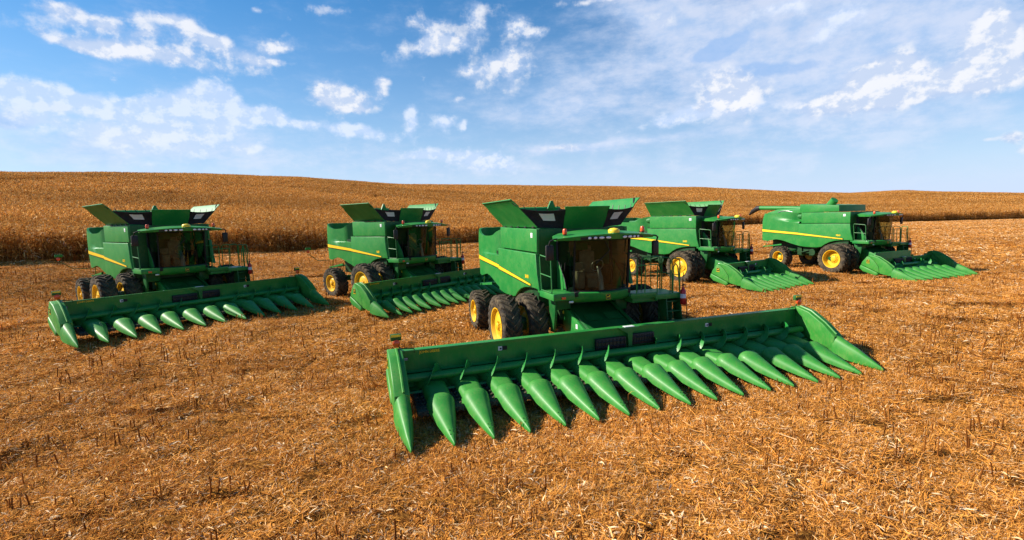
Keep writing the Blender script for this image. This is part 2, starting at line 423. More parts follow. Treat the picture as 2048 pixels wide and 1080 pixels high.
# ------------------------------------------------------------------ cab
def cab(root, cfg):
    def shell():
        mb = MB()
        mb.box((1.2, 0, 2.06), (1.15, 1.86, .14), .02)                       # floor
        mb.box((.66, 0, 2.40), (.10, 1.84, .72))                            # rear bulkhead
        for s in (-1, 1):
            mb.tube([(.70, s*.93, 2.1), (.66, s*.93, 3.62)], .05, 6)
            mb.tube([(1.62, s*.90, 2.12), (1.74, s*.90, 3.62)], .035, 6)
        return mb.mesh('cab', M['cabin'], 30)
    c = link('cab', shared('cabshell', shell), root)
    def ws(y, z):
        t = (z-2.13)/1.47; k = 1-(y/.90)**2; return 1.62+.12*t+(.33-.03*t)*k
    def wind():
        mb = MB(); mb.grid([[(ws(y, z), y, z) for y in np.linspace(-.9, .9, 17)] for z in np.linspace(2.13, 3.62, 9)])
        return mb.mesh('windshield', M['glass'], 60)
    link('windshield', shared('wind', wind), c)
    for z in (2.14, 3.60):
        def seal():
            mb = MB(); mb.tube([(ws(y, z)+.004, y, z) for y in np.linspace(-.9, .9, 15)], .018, 6); return mb.mesh('windshield_seal', M['black'], 50)
        link('windshield_seal', shared(('seal', z), seal), c)
    def wiper():
        mb = MB(); mb.tube([(ws(-.1, 3.56)+.02, -.1, 3.56), (ws(.05, 3.3)+.03, .05, 3.3), (ws(-.35, 2.95)+.025, -.35, 2.95)], .012, 5); return mb.mesh('wiper', M['black'])
    link('wiper', shared('wiper', wiper), c)
    for s in (-1, 1):
        def side():
            mb = MB(); rows = []
            for t in np.linspace(0, 1, 6):
                x0, x1 = .74, 1.64+.12*t; rows.append([(x0+(x1-x0)*u, s*(.94+.035*math.sin(PI*u)), 2.14+1.46*t) for u in np.linspace(0, 1, 8)])
            mb.grid(rows); return mb.mesh('door_glass', M['glass'], 60)
        dg = link('door_glass', shared(('dg', s), side), c)
        def low():
            mb = MB(); mb.prism([(.70, 2.1), (1.32, 2.1), (1.20, 2.42), (.82, 2.92), (.70, 2.98)], 1, s*.945, s*.985, .012); return mb.mesh('door_panel', M['green'])
        link('door_panel', shared(('dp', s), low), c)
        def fr():
            mb = MB(); mb.tube([(1.36, s*.985, 2.12), (1.22, s*.985, 2.46), (.80, s*.985, 3.0), (.78, s*.985, 3.58)], .016, 6); mb.tube([(1.30, s*1.02, 2.7), (1.36, s*1.03, 2.95)], .014, 6)
            return mb.mesh('door_frame', M['black'])
        link('door_frame', shared(('df', s), fr), c)
    def seat():
        mb = MB(); mb.box((1.02, 0, 2.50), (.46, .52, .14), .05); mb.box((.80, 0, 2.88), (.13, .50, .70), .05); mb.box((.79, 0, 3.30), (.10, .30, .18), .04)
        mb.box((1.0, 0, 2.27), (.34, .36, .32), .03); mb.box((1.05, -.34, 2.66), (.38, .10, .10), .03)
        return mb.mesh('driver_seat', M['seat'])
    link('driver_seat', shared('seat', seat), c)
    def steer():
        mb = MB(); mb.tube([(1.66, .0, 2.13), (1.60, 0, 2.5), (1.45, 0, 2.80)], [.09, .07, .04], 10)
        pts = []
        for k in range(17):
            a = 2*PI*k/16; pts.append((1.43+.08*math.cos(a), .2*math.sin(a), 2.83+.17*math.cos(a)))
        mb.tube(pts, .016, 6)
        return mb.mesh('steering_column', M['steel'])
    link('steering_column', shared('steer', steer), c)
    def cons():
        mb = MB(); mb.box((1.1, -.5, 2.4), (.6, .22, .5), .04); mb.tube([(1.2, -.55, 2.6), (1.27, -.55, 2.75)], .03); mb.box((1.28, -.55, 2.80), (.06, .30, .24), .02)
        return mb.mesh('console', M['seat'])
    link('console', shared('cons', cons), c)
    def vis():
        mb = MB(); mb.box((1.55, -.6, 3.42), (.04, .42, .20), .01); return mb.mesh('sun_visor', M['rung'])
    link('sun_visor', shared('vis', vis), c)
    def chin():
        mb = MB(); out = []
        for z, k0, k1, w in ((2.13, .05, .36, .97), (2.10, .08, .38, 1.0), (1.95, .07, .37, 1.0), (1.84, .02, .30, .96), (1.80, -.06, .22, .90)):
            out.append([(1.58+k0+k1*(1-(u)**2), u*w, z) for u in np.linspace(-1, 1, 19)])
        out = [[(1.0, -.9, 2.13)]+out[0]+[(1.0, .9, 2.13)]]+[[(1.0, -.9, r[0][2])]+r+[(1.0, .9, r[0][2])] for r in out]+[[(1.0, -.9, 1.82)]+[(1.2, y*.9, 1.82) for y in np.linspace(-1, 1, 19)]+[(1.0, .9, 1.82)]]
        mb.grid(out); return mb.mesh('cab_apron', M['green'], 40)
    ch = link('cab_apron', shared('chin', chin), c)
    deer_badge('badge', ch, (2.035, 0, 1.98), (R(90), 0, R(90)), .075)
    # roof with its winged visor
    def xf(s): return 1.98+.54*(1-abs(s)**1.8)
    def roof():
        mb = MB(); top = []; bot = []
        for t in np.linspace(0, 1, 9):
            w = .98+.62*smooth01(t*1.15)**1.3
            top.append([(.61+(xf(s)-.61)*t, s*w, 3.89-.11*s*s-.10*t**3-.02*(t < .05)) for s in np.linspace(-1, 1, 21)])
            bot.append([(.61+(xf(s)-.61)*t-(.05 if t == 1 else 0), s*w*.985, 3.64-.02*s*s) for s in np.linspace(-1, 1, 21)])
        A = mb.grid(top); B = mb.grid(bot)
        for i in range(8):
            for j in (0, 20): mb.bm.faces.new((A[i][j], A[i+1][j], B[i+1][j], B[i][j]))
        for j in range(20): mb.bm.faces.new((A[8][j], A[8][j+1], B[8][j+1], B[8][j])); mb.bm.faces.new((A[0][j], A[0][j+1], B[0][j+1], B[0][j]))
        return mb.mesh('cab_roof', M['green'], 40)
    rf = link('cab_roof', shared('roof', roof), c)
    for s in (-1, 1):
        def pod():
            mb = MB(); rows = []
            for dz, dx in ((.0, .0), (.012, .022), (.085, .028), (.10, .0)):
                rows.append([(xf(y/1.6)-.045+dx, s*y, 3.645+dz-.02*(y/1.6)**2) for y in np.linspace(.20, 1.0, 9)])
            mb.grid(rows); return mb.mesh('lamp_pod', M['black'], 50)
        pd = link('lamp_pod', shared(('pod', s), pod), rf)
        for y, rr in ((.26, .075), (.45, .075), (.62, .05), (.77, .048)):
            def lamp():
                mb = MB(); mb.lathe([(-.02, .9), (.004, 1), (.012, .8), (.016, 0)], 14, axis='x'); return mb.mesh('work_light', M['lens'], 50)
            a = math.atan2(.54*1.8*(y/1.6)**.8/1.6, 1)
            link('work_light', shared('lamp', lamp), pd, (xf(y/1.6)-.012, s*y, 3.692-.02*(y/1.6)**2), (0, 0, s*a*.9), (1, rr, .034))
        def beac():
            mb = MB(); mb.lathe([(0, .062), (.02, .066), (.12, .060), (.15, .04), (.155, 0)], 16, axis='z'); return mb.mesh('beacon', M['amber'], 40)
        bc = link('beacon', shared('beacon', beac), rf, (1.86, s*1.27, 3.80))
        mb = MB(); mb.cyl((0, 0, -.10), (0, 0, .01), .05, 12); link('beacon_base', mb.mesh('beacon_base', M['black']), bc)
        def mir():
            mb = MB(); mb.box((0, 0, 0), (.10, .24, .44), .045); return mb.mesh('mirror', M['black'], 40)
        mr = link('mirror', shared('mir', mir), c, (1.84, s*1.74, 3.30), (0, 0, s*R(8)))
        mb = MB(); mb.tube([(1.95, s*1.50, 3.68), (1.97, s*1.66, 3.67), (1.93, s*1.76, 3.62), (1.86, s*1.77, 3.50)], .024, 8); link('mirror_arm', mb.mesh('mirror_arm', M['black']), c)
    def dome():
        mb = MB(); mb.lathe([(0, .155), (.06, .16), (.085, .15), (.12, .10), (.135, 0)], 20, axis='z'); return mb.mesh('receiver_dome', M['globe'], 35)
    dm = link('receiver_dome', shared('dome', dome), rf, (2.34, 0, 3.81))
    mb = MB(); mb.box((2.36, 0, 3.77), (.26, .24, .10), .03); link('dome_bracket', mb.mesh('dome_bracket', M['green']), rf)

# ------------------------------------------------------------------ walkways, ladder
def walkways(root, cfg):
    def dk():
        mb = MB(); mb.box((1.22, -1.28, 2.07), (1.10, .68, .09), .015); mb.box((1.75, -1.27, 2.02), (.05, .66, .2), .01); mb.box((1.3, -1.60, 2.02), (1.0, .05, .18), .01)
        return mb.mesh('side_deck', M['green'])
    d = link('side_deck', shared('deckR', dk), root)
    mb = MB(); mb.box((1.785, -1.30, 1.99), (.03, .13, .075), .008); link('turn_light', mb.mesh('turn_light', M['amber']), d)
    mb = MB(); mb.box((1.76, -1.05, 1.86), (.05, .14, .06), .02); link('marker_reflector', mb.mesh('marker_reflector', M['white']), d)
    def rail():
        mb = MB(); y = -1.60
        mb.tube([(.92, y, 2.1), (.82, y, 3.1), (.86, y, 3.17), (1.50, y+.02, 3.12), (1.56, y+.02, 3.05), (1.60, y+.02, 2.1)], .018, 7)
        mb.tube([(.87, y, 2.62), (1.58, y+.02, 2.58)], .018, 7); mb.tube([(.92, y, 2.14), (1.60, y, 2.14)], .016, 7)
        return mb.mesh('deck_railing', M['rung'])
    link('deck_railing', shared('railR', rail), d)
    def guard():
        mb = MB(); mb.prism([(.72, 2.0), (1.25, 2.0), (1.18, 1.4), (1.05, .85), (.85, .85)], 1, -1.30, -1.22, .01); mb.box((.95, -1.0, 1.75), (.4, .5, .45), .03)
        return mb.mesh('wheel_guard', M['dark_green'])
    link('wheel_guard', shared('guard', guard), root)
    def bbox():
        mb = MB(); mb.box((1.0, .95, 1.65), (.5, .4, .5), .03); return mb.mesh('battery_box', M['dark_green'])
    link('battery_box', shared('bbox', bbox), root)
    def lp():
        mb = MB(); mb.box((1.28, 1.86, 1.83), (1.05, 1.82, .07), .012); mb.box((1.80, 1.35, 1.90), (.06, .9, .12), .012); mb.box((1.80, 2.28, 1.80), (.08, 1.02, .16), .012)
        mb.box((1.30, 1.5, 1.72), (.8, .9, .14), .02)
        return mb.mesh('boarding_platform', M['green'])
    pl = link('boarding_platform', shared('platL', lp), root)
    def lr():
        mb = MB(); z0 = 1.86; h = 2.92
        for a, b in (((.80, 1.1), (.80, 1.85)), ((.80, 2.0), (.80, 2.72))):
            mb.tube([(*a, z0), (*a, h-.05), (a[0], a[1]+.06, h), (b[0], b[1]-.06, h), (*b, h-.05), (*b, z0)], .020, 6)
            mb.tube([(*a, 2.4), (*b, 2.4)], .016, 6); mb.tube([(a[0], (a[1]+b[1])/2, z0), (a[0], (a[1]+b[1])/2, h)], .015, 6)
        for x0, x1 in ((.86, 1.28), (1.36, 1.72)):
            mb.tube([(x0, 2.74, z0), (x0, 2.74, h-.08), (x0+.05, 2.74, h-.02), (x1-.05, 2.74, h-.02), (x1, 2.74, h-.08), (x1, 2.74, z0)], .020, 6); mb.tube([(x0, 2.74, 2.4), (x1, 2.74, 2.4)], .015, 6)
        for y in (1.12, 1.42, 1.86): mb.tube([(1.78, y, z0), (1.74, y+.05, 2.78)], .018, 6)
        mb.tube([(1.74, 1.17, 2.78), (1.74, 1.91, 2.78)], .018, 6)
        mb.tube([(1.82, 2.40, 1.8), (1.80, 2.44, 2.68), (1.80, 2.52, 2.78), (1.80, 2.60, 2.68), (1.82, 2.68, 1.8)], .020, 7)
        return mb.mesh('platform_railing', M['green'])
    link('platform_railing', shared('railL', lr), pl)
    def ld():
        mb = MB()
        for y in (2.18, 2.70): mb.prism([(1.42, 1.80), (1.80, 1.80), (1.95, .55), (1.60, .55)], 1, y-.02, y+.02, .008)
        for k in range(4): mb.box((1.66+.04*k, 2.44, 1.62-.30*k), (.26, .5, .035), .006)
        mb.box((1.42, 2.44, 1.2), (.03, .52, 1.2))
        return mb.mesh('boarding_ladder', M['dark_green'])
    la = link('boarding_ladder', shared('ladder', ld), pl)
    mb = MB(); mb.tube([(1.95, 2.80, 1.7), (1.97, 2.82, 1.0), (1.99, 2.83, .5)], .014, 6); mb.tube([(1.80, 2.76, 1.85), (1.84, 2.78, 2.5)], .012, 6); link('ladder_handrail', mb.mesh('ladder_handrail', M['black']), la)
    def ex():
        mb = MB(); mb.lathe([(0, .075), (.02, .085), (.42, .085), (.48, .045), (.52, .03), (.56, .03), (.57, 0)], 16, axis='z'); return mb.mesh('fire_extinguisher', M['red'], 40)
    e = link('fire_extinguisher', shared('exting', ex), pl, (1.90, 2.72, 1.52))
    mb = MB(); mb.lathe([(.20, .0875), (.33, .0875)], 16, axis='z', cap=False); link('extinguisher_label', mb.mesh('extinguisher_label', M['white'], 50), e)
    mb = MB(); mb.lathe([(.57, .02), (.60, .03), (.64, .02)], 8, axis='z'); mb.box((.05, 0, .61), (.12, .02, .02)); link('extinguisher_valve', mb.mesh('extinguisher_valve', M['black']), e)
    # tool arms at the back
    def hitch():
        mb = MB(); mb.prism([(-5.9, 1.42), (-4.4, 1.62), (-4.4, 1.72), (-5.9, 1.50)], 1, -1.5, -1.42); mb.box((-5.9, -.1, 1.47), (.12, 2.9, .07)); mb.tube([(-5.85, -1.4, 1.5), (-5.6, -1.45, 1.95)], .018, 6)
        mb.prism([(-5.9, 1.42), (-4.4, 1.62), (-4.4, 1.72), (-5.9, 1.50)], 1, 1.42, 1.5)
        return mb.mesh('rear_hitch', M['green'])
    link('rear_hitch', shared('hitch', hitch), root)
    if cfg.get('rear_marker'):
        mb = MB(); mb.tube([(-6.0, -1.5, 1.86), (-6.0, -2.2, 1.88), (-6.0, -2.76, 2.30)], .020, 6); arm = link('marker_arm', mb.mesh('marker_arm', M['dark_green']), root)
        mb = MB(); mb.lathe([(-.03, .07), (.03, .085), (.05, .06), (.055, 0)], 14, axis='x'); link('marker_light', mb.mesh('marker_light', M['amber']), arm, (-5.97, -2.76, 2.42), (0, 0, R(-25)))
        mb = MB(); mb.box((-6.0, -2.74, 2.57), (.06, .30, .12), .01); link('marker_plate', mb.mesh('marker_plate', M['globe'] if False else M['green']), arm)

# ------------------------------------------------------------------ corn head
def corn_head(root, cfg):
    n, pit = cfg['rows'], cfg['pitch']; hw = n*pit/2; ks = pit/.769
    mb = MB(); top = 1.29 if not cfg['closed'] else 1.12
    prof = [(2.86, top), (2.955, top+.005), (2.955, top-.02), (2.90, top-.03), (2.905, top-.12), (2.90, top-.135), (2.90, .80), (2.95, .76), (2.90, .72), (2.90, .55), (2.98, .44), (3.14, .40), (3.30, .44),
            (3.32, .40), (3.1, .34), (2.9, .38), (2.85, .5)]
    mb.prism(prof, 1, -hw, hw)
    mb.box((2.68, 0, .62), (.24, 2*hw-.2, .22), .02); mb.box((2.74, 0, top-.10), (.18, 2*hw-.2, .16), .02)
    for k in range(n//2+1):
        y = -hw+.3+(2*hw-.6)*k/(n//2); mb.box((2.72, y, .85), (.12, .06, .7), .01)
    if cfg['closed']: mb.prism([(2.86, 1.1), (2.92, 1.1), (2.90, 1.50), (2.84, 1.50)], 1, -hw*.9, hw*.28, .008)
    h = link('corn_head', mb.mesh('corn_head', M['green'], 25), root)
    # centre guards
    def guards():
        mb = MB()
        for y0, y1, z0, z1 in ((-.98, -.06, .76, 1.06), (.12, .84, .80, 1.10)):
            mb.box((2.965, (y0+y1)/2, (z0+z1)/2), (.10, y1-y0, z1-z0), .02)
            for k in range(8):
                y = y0+.06+(y1-y0-.12)*k/7; mb.tube([(3.02, y, z0+.03), (3.03, y, z1-.03)], .010, 5)
            for z in (z0+.09, z1-.09): mb.tube([(3.03, y0+.03, z), (3.03, y1-.03, z)], .014, 5)
        return mb.mesh('feed_guard', M['black'])
    link('feed_guard', shared('guards', guards), h)
    mb = MB(); mb.prism([(-.28, top+.01), (.36, top+.01), (.30, top-.05), (.14, top-.14), (.12, top-.52), (.02, top-.54), (-.02, top-.16), (-.2, top-.06)], 0, 2.96, 3.02, .01)
    cb = link('centre_bracket', mb.mesh('centre_bracket', M['rung']), h)
    mb = MB(); mb.box((2.94, .06, top+.016), (.13, .30, .012)); link('sticker', mb.mesh('sticker', M['white']), cb)
    # cross auger: a tube with left- and right-hand flighting
    mb = MB(); xa, za = 3.14, .70; mb.cyl((xa, -hw+.1, za), (xa, hw-.1, za), .095, 16)
    for s in (-1, 1):
        turns = (hw-.95)/pit; steps = int(turns*18)
        rows = []
        for k in range(steps+1):
            t = k/18; y = s*(.75+pit*t); a = s*2*PI*t+1.2
            rows.append([(xa+r_*math.cos(a), y, za+r_*math.sin(a)) for r_ in (.085, .28)])
        bm2 = MB(); bm2.grid(rows); bm2.solid(.012)
        tmp = bpy.data.meshes.new('t'); bm2.bm.to_mesh(tmp); bm2.bm.free(); mb.bm.from_mesh(tmp); bpy.data.meshes.remove(tmp)
    link('cross_auger', mb.mesh('cross_auger', M['green'], 40), h)
    # row dividers: hood and pointed snout between every two rows
    def sec(x, w, zr, ze, p=.62, m=13):
        out = []
        for k in range(m):
            a = PI*k/(m-1); c, s_ = math.cos(a), math.sin(a)
            out.append((x, -w*math.copysign(abs(c)**p, c) if abs(c) > 1e-6 else 0, ze+(zr-ze)*abs(s_)**.85))
        return out+[(x, w*.8, ze-.015), (x, -w*.8, ze-.015)]
    def hood():
        mb = MB(); mb.loft([sec(3.08, .22, .50, .44, .5), sec(3.11, .255, .565, .42, .5), sec(3.22, .288, .600, .41, .5), sec(3.60, .285, .565, .36, .5), sec(3.95, .255, .505, .31, .5), sec(4.22, .22, .43, .26, .5)])
        return mb.mesh('row_hood', M['poly'], 50)
    def snout():
        mb = MB(); q = .78
        mb.loft([sec(3.95, .23, .53, .35, q), sec(3.962, .285, .585, .33, q), sec(4.04, .312, .605, .31, q), sec(4.16, .295, .565, .275, q), sec(4.42, .243, .465, .21, q), sec(4.72, .178, .355, .15, q), sec(4.98, .118, .262, .105, q), sec(5.20, .066, .185, .075, q), sec(5.33, .030, .130, .065, q), sec(5.375, .010, .10, .07, q)])
        for s in (-1, 1): mb.box((4.03, s*.25, .36), (.14, .10, .05), .01)
        for x, z in ((5.16, .205), (5.06, .245)):
            for s in (-1, 1): mb.lathe([(0, .012), (.012, .012), (.014, 0)], 6, axis='z', c=(x, s*.035, z-.012))
        return mb.mesh('row_snout', M['poly'], 50)
    def gath():
        mb = MB(); mb.box((3.62, 0, .26), (1.15, .30, .10), .02)
        for s in (-1, 1):
            mb.tube([(3.25, s*.10, .36), (4.1, s*.10, .26), (4.22, s*.06, .23)], .035, 6)
            for k in range(6): mb.box((3.36+.16*k, s*.06, .37-.018*k), (.05, .09, .07), .012, Matrix.Rotation(R(20*s), 3, 'Z'))
            mb.cyl((3.24, s*.10, .32), (3.24, s*.10, .42), .08, 12)
        return mb.mesh('gathering_chain', M['rubber'], 30)
    for i in range(1, n):
        y = -hw+pit*i
        link('row_hood', shared('hood', hood), h, (0, y, 0), sc=(1, ks, 1)); link('row_snout', shared('snout', snout), h, (0, y, 0), sc=(1, ks, 1), rot=(0, 0, random.uniform(-.006, .006)))
    for i in range(n):
        link('gathering_chain', shared('gath', gath), h, (0, -hw+pit*(i+.5), 0), sc=(1, ks, 1))
    for s in (-1, 1):
        def shield():
            mb = MB()
            mb.prism([(2.74, 1.32), (2.96, 1.37), (3.36, 1.27), (3.80, 1.00), (4.16, .70), (4.14, .26), (3.95, .24), (3.46, .34), (3.40, .74), (3.14, 1.08), (2.86, 1.285)], 1, s*.02, s*.36, .055, 3)
            mb.prism([(2.72, 1.29), (2.86, 1.275), (3.13, 1.07), (3.385, .73), (3.44, .34), (3.34, .41), (2.40, .80), (2.46, .96)], 1, s*.10, s*.345, .03, 2)
            mb.prism([(2.38, .775), (3.32, .395), (3.40, .27), (3.26, .18), (2.52, .38), (2.31, .58)], 1, s*.08, s*.37, .06, 3)
            mb.tube([(3.0, s*.15, 1.375), (3.36, s*.15, 1.285), (3.80, s*.15, 1.02), (4.13, s*.15, .75)], .030, 6)
            return mb.mesh('end_shield', M['poly'], 40)
        es = link('end_shield', shared(('shield', s), shield), h, (0, s*(hw-.12), 0))
        def nose():
            mb = MB(); mb.loft([[(x, (y+.19)*1.0 if True else 0, z) for x, y, z in sec(X, w, zr, ze)] for X, w, zr, ze in ((4.08, .15, .70, .20), (4.11, .19, .73, .19), (4.35, .18, .62, .13), (4.7, .135, .46, .10), (5.05, .08, .27, .07), (5.28, .03, .15, .06), (5.35, .008, .10, .065))])
            return mb.mesh('end_snout', M['poly'], 50)
        link('end_snout', shared('nose', nose), h, (0, s*(hw-.12), 0), sc=(1, s, 1))
        if cfg.get('head_lamps'):
            y = s*(hw+.02)
            mb = MB(); mb.tube([(2.92, y-s*.42, top-.06), (2.94, y-s*.40, top+.04), (2.92, y-s*.1, top+.06), (2.90, y, top+.16)], .018, 6); ar = link('marker_arm', mb.mesh('marker_arm', M['dark_green']), h)
            mb = MB(); mb.lathe([(-.03, .075), (.03, .09), (.05, .065), (.055, 0)], 14, axis='x'); link('marker_light', mb.mesh('marker_light', M['amber']), ar, (2.94, y, top+.20))
            mb = MB(); mb.box((2.90, y, top+.335), (.10, .25, .15), .015); mp = link('marker_plate', mb.mesh('marker_plate', M['dark_green']), ar)
            mb = MB(); mb.box((2.955, y, top+.375), (.008, .22, .05)); link('reflector', mb.mesh('reflector', M['globe']), mp)
    deer_badge('badge', h, (2.80, -(hw-.12)-.352, 1.02), (R(90), 0, 0), .085, True)
    deer_badge('badge', h, (2.80, (hw-.12)+.352, 1.02), (R(90), 0, PI), .085, True)
    link('maker_lettering', textmesh('JOHN DEERE', .085, M['stripe']), h, (2.912, -hw+.75, top-.075), (R(90), 0, R(90)))
    for y in (-hw*.58, hw*.45):
        mb = MB(); mb.box((2.905, y-.06, top-.2), (.012, .10, .10)); st = link('sticker', mb.mesh('sticker', M['white']), h)
        mb = MB(); mb.box((2.905, y+.06, top-.2), (.012, .13, .10)); mb.box((2.913, y-.05, top-.205), (.004, .05, .045)); link('warning_plate', mb.mesh('warning_plate', M['cabin']), st)
    mb = MB(); mb.box((2.912, -hw+.16, top-.2), (.012, .16, .07)); link('warning_plate', mb.mesh('warning_plate', M['black']), h)
    mb = MB()
    for k in range(5): mb.box((2.920, -hw+.105+.027*k, top-.19), (.004, .016, .03))
    mb.box((2.920, -hw+.16, top-.225), (.004, .15, .006)); link('warning_lettering', mb.mesh('warning_lettering', M['white']), h)

def feeder(root, cfg):
    def fh():
        mb = MB(); mb.prism([(.55, 1.62), (1.0, 1.62), (2.72, .98), (2.78, .50), (2.4, .42), (.6, .80)], 1, -.76, .76, .03)
        mb.box((1.75, .33, 1.365), (.35, .5, .02), 0, Matrix.Rotation(R(20.4), 3, 'Y')); mb.box((1.75, -.33, 1.365), (.35, .5, .02), 0, Matrix.Rotation(R(20.4), 3, 'Y'))
        mb.tube([(1.0, .70, 1.66), (2.7, .70, 1.02)], .05, 8)
        return mb.mesh('feeder_house', M['dark_green'], 30)
    f = link('feeder_house', shared('feeder', fh), root)
    for s in (-1, 1):
        def pl():
            mb = MB(); mb.prism([(.72, 1.36), (.80, 1.50), (1.22, 1.50), (1.45, 1.40), (2.10, 1.12), (2.70, .95), (2.70, .6), (1.9, .62), (1.05, .82), (.78, 1.12)], 1, s*.77, s*.86, .02)
            mb.lathe([(0, .10), (.05, .10), (.06, .06)], 14, c=(1.0, s*.86, 1.30))
            return mb.mesh('feeder_side', M['green'], 30)
        link('feeder_side', shared(('fside', s), pl), f)
    mb = MB(); mb.box((1.72, -.865, 1.12), (.11, .008, .13)); link('sticker', mb.mesh('sticker', M['white']), f)
    mb = MB(); mb.lathe([(0, .07), (.05, .06), (.06, 0)], 12, c=(.84, -.84, 1.40), axis='x'); link('hose_cap', mb.mesh('hose_cap', M['globe']), f)
    mb = MB()
    for y in (.2, .35, .5): mb.tube([(1.0, -.9+y*.3, 1.5), (1.5, -.70+y*.2, 1.36), (2.1, -.6+y*.3, 1.14), (2.72, -.5+y*.5, 1.12)], .018, 6)
    link('hydraulic_hose', mb.mesh('hydraulic_hose', M['black']), f)

def combine(cfg):
    random.seed(cfg['seed'])
    X, Y, yaw, Z, sx, sy = cfg['place']
    root = bpy.data.objects.new('combine_harvester', None); COL.objects.link(root)
    root.location = (X, Y, Z); root.rotation_euler = (0, 0, yaw); root.scale = (sx, sy, 1)
    root['label'] = cfg['label']; root['category'] = 'combine harvester'; root['group'] = 'green combine harvesters parked on the stubble field'
    body(root, cfg); cab(root, cfg); walkways(root, cfg); feeder(root, cfg); corn_head(root, cfg)
    fx = cfg.get('front_x', 0.0)
    for s in (-1, 1):
        wheel(root, fx, s*(2.75-.25/sy), .95, .97, .56, .57, cfg['rim'], sx, sy, s)
        wheel(root, fx, s*(2.75-.25/sy-.86), .95, .97, .56, .57, 'flat', sx, sy, s)
        ry = cfg['rear_y']
        wheel(root, cfg['rear_x'], s*(ry-.26/sy), .76, .80, .60, .42, 'flat' if not cfg['closed'] else 'deep', sx, sy, s)
    return root

# ------------------------------------------------------------------ the five machines
FLEET = [
 dict(seed=1, place=(-15.617, 22.295, -.6612, .231, 1.045, .975), rows=12, pitch=.7464, closed=False, model='S670', rim='flat', rear_x=-3.80, rear_y=2.5, rear_marker=True, head_lamps=True,
      label='far left combine with open tank lids, twelve row corn head and raised marker light'),
 dict(seed=2, place=(-5.579, 25.739, -.6829, .119, .815, .988), rows=16, pitch=.5583, closed=False, model='S680', rim='flat', rear_x=-3.90, rear_y=2.5, rear_marker=True, head_lamps=False,
      label='combine second from the left, open tank lids, narrow closely spaced snouts'),
 dict(seed=3, place=(2.045, 15.903, -1.2471, -.256, 1.0635, .980), rows=16, pitch=.7694, closed=False, model='S690', rim='flat', rear_x=-3.62, rear_y=2.5, rear_marker=False, head_lamps=True,
      label='nearest, largest combine with open tank lids and the widest corn head'),
 dict(seed=4, place=(11.681, 30.246, -1.0161, -.038, 1.048, .798), rows=8, pitch=.6867, closed=False, model='S680', rim='flat', rear_x=-3.72, rear_y=2.5, rear_marker=False, head_lamps=False, front_x=.18,
      label='combine with open lids and short corn head, big yellow rim showing behind the nearest combine'),
 dict(seed=5, place=(22.90, 32.651, -1.1914, -.049, 1.006, .905), rows=8, pitch=.7847, closed=True, model='9860', rim='deep', rear_x=-4.27, rear_y=2.0, rear_marker=False, head_lamps=False, front_x=.2,
      label='far right combine with closed grain tank and black auger spout at its rear'),
]
for c in FLEET: combine(c)
# ------------------------------------------------------------------ camera
def camera():
    f, v0, H, roll = 980.338, 438.762, 3.9927, -.026775
    cam = bpy.data.cameras.new('camera'); o = bpy.data.objects.new('camera', cam); COL.objects.link(o)
    cam.sensor_width = 36; cam.lens = 36*f/2048; cam.clip_end = 6000; cam.clip_start = .1
    pit = math.atan2(540-v0, f)
    o.matrix_world = Matrix.Translation((0, 0, H)) @ Matrix.Rotation(PI/2-pit, 4, 'X') @ Matrix.Rotation(roll, 4, 'Z')
    S.camera = o
camera()
SUN_EL, SUN_AZ = R(35), R(-7)          # light travels along azimuth -7 degrees from +X
def sun():
    l = bpy.data.lights.new('sun', 'SUN'); l.energy = 5.0; l.angle = R(.55); l.color = (1, .91, .77)
    o = bpy.data.objects.new('sun', l); COL.objects.link(o)
    d = Vector((math.cos(SUN_AZ)*math.cos(SUN_EL), math.sin(SUN_AZ)*math.cos(SUN_EL), -math.sin(SUN_EL)))
    o.rotation_euler = d.to_track_quat('-Z', 'Y').to_euler(); o.location = -d*200
sun()
S.view_settings.view_transform = 'Standard'; S.view_settings.look = 'None'; S.view_settings.gamma = 1; S.view_settings.exposure = 0.86
S.cycles.max_bounces = 5; S.cycles.diffuse_bounces = 2; S.cycles.glossy_bounces = 3; S.cycles.transparent_max_bounces = 12; S.cycles.use_denoising = True

# ------------------------------------------------------------------ terrain
# bearings from the viewpoint (degrees right of straight ahead): where the standing crop begins, how high the ground is there, how steeply the crop rises to the skyline
EDGE_R = [(-70, 44), (-46.3, 47), (-41.5, 49.5), (-28, 52.5), (-21, 54), (-13, 60), (-5.5, 67), (10, 95), (26, 130), (38.4, 150), (46.2, 186), (60, 230), (75, 260)]
EDGE_Z = [(-70, 1.9), (-46.3, 1.80), (-41.5, 1.58), (-28, 1.44), (-21, 1.20), (-5.5, .80), (10, 1.05), (26, 1.16), (38.4, .80), (46.2, .50), (75, .2)]
SKY_E = [(-75, 4.2), (-45.6, 4.71), (-39.4, 4.97), (-31.8, 5.11), (-22.8, 4.9), (-12.5, 4.18), (-1.1, 3.92), (10.3, 3.44), (21, 2.88), (30.4, 1.95), (34.5, 1.64), (38.3, 1.67), (41.7, 1.35), (46.1, 1.01), (75, .8)]
SKY_R = [(-75, 300), (-46, 300), (-10, 330), (20, 400), (46, 470), (75, 470)]
PTS = np.array([(-15.6, 22.3, .23), (-12.2, 19.6, .22), (-19, 25, .24), (-5.6, 25.7, .12), (-2.2, 23, .05), (-9, 28.5, .2), (2.05, 15.9, -.256), (3.7, 10.8, -.26), (.5, 20, -.2), (-3, 9.5, -.27), (9, 13, -.24),
                (11.7, 30.2, -.04), (14.5, 25.8, -.05), (23, 32.65, -.05), (25, 27.5, -.06), (20, 37, -.02), (0, 5, -.32), (-8, 8, -.28), (8, 6, -.32), (18, 15, -.2), (-14, 12, -.12), (-25, 16, .1), (35, 25, -.1), (0, -20, -.3), (-40, 0, 0), (45, 0, -.3)])
CROP_H = 2.45
rng = np.random.default_rng(7)

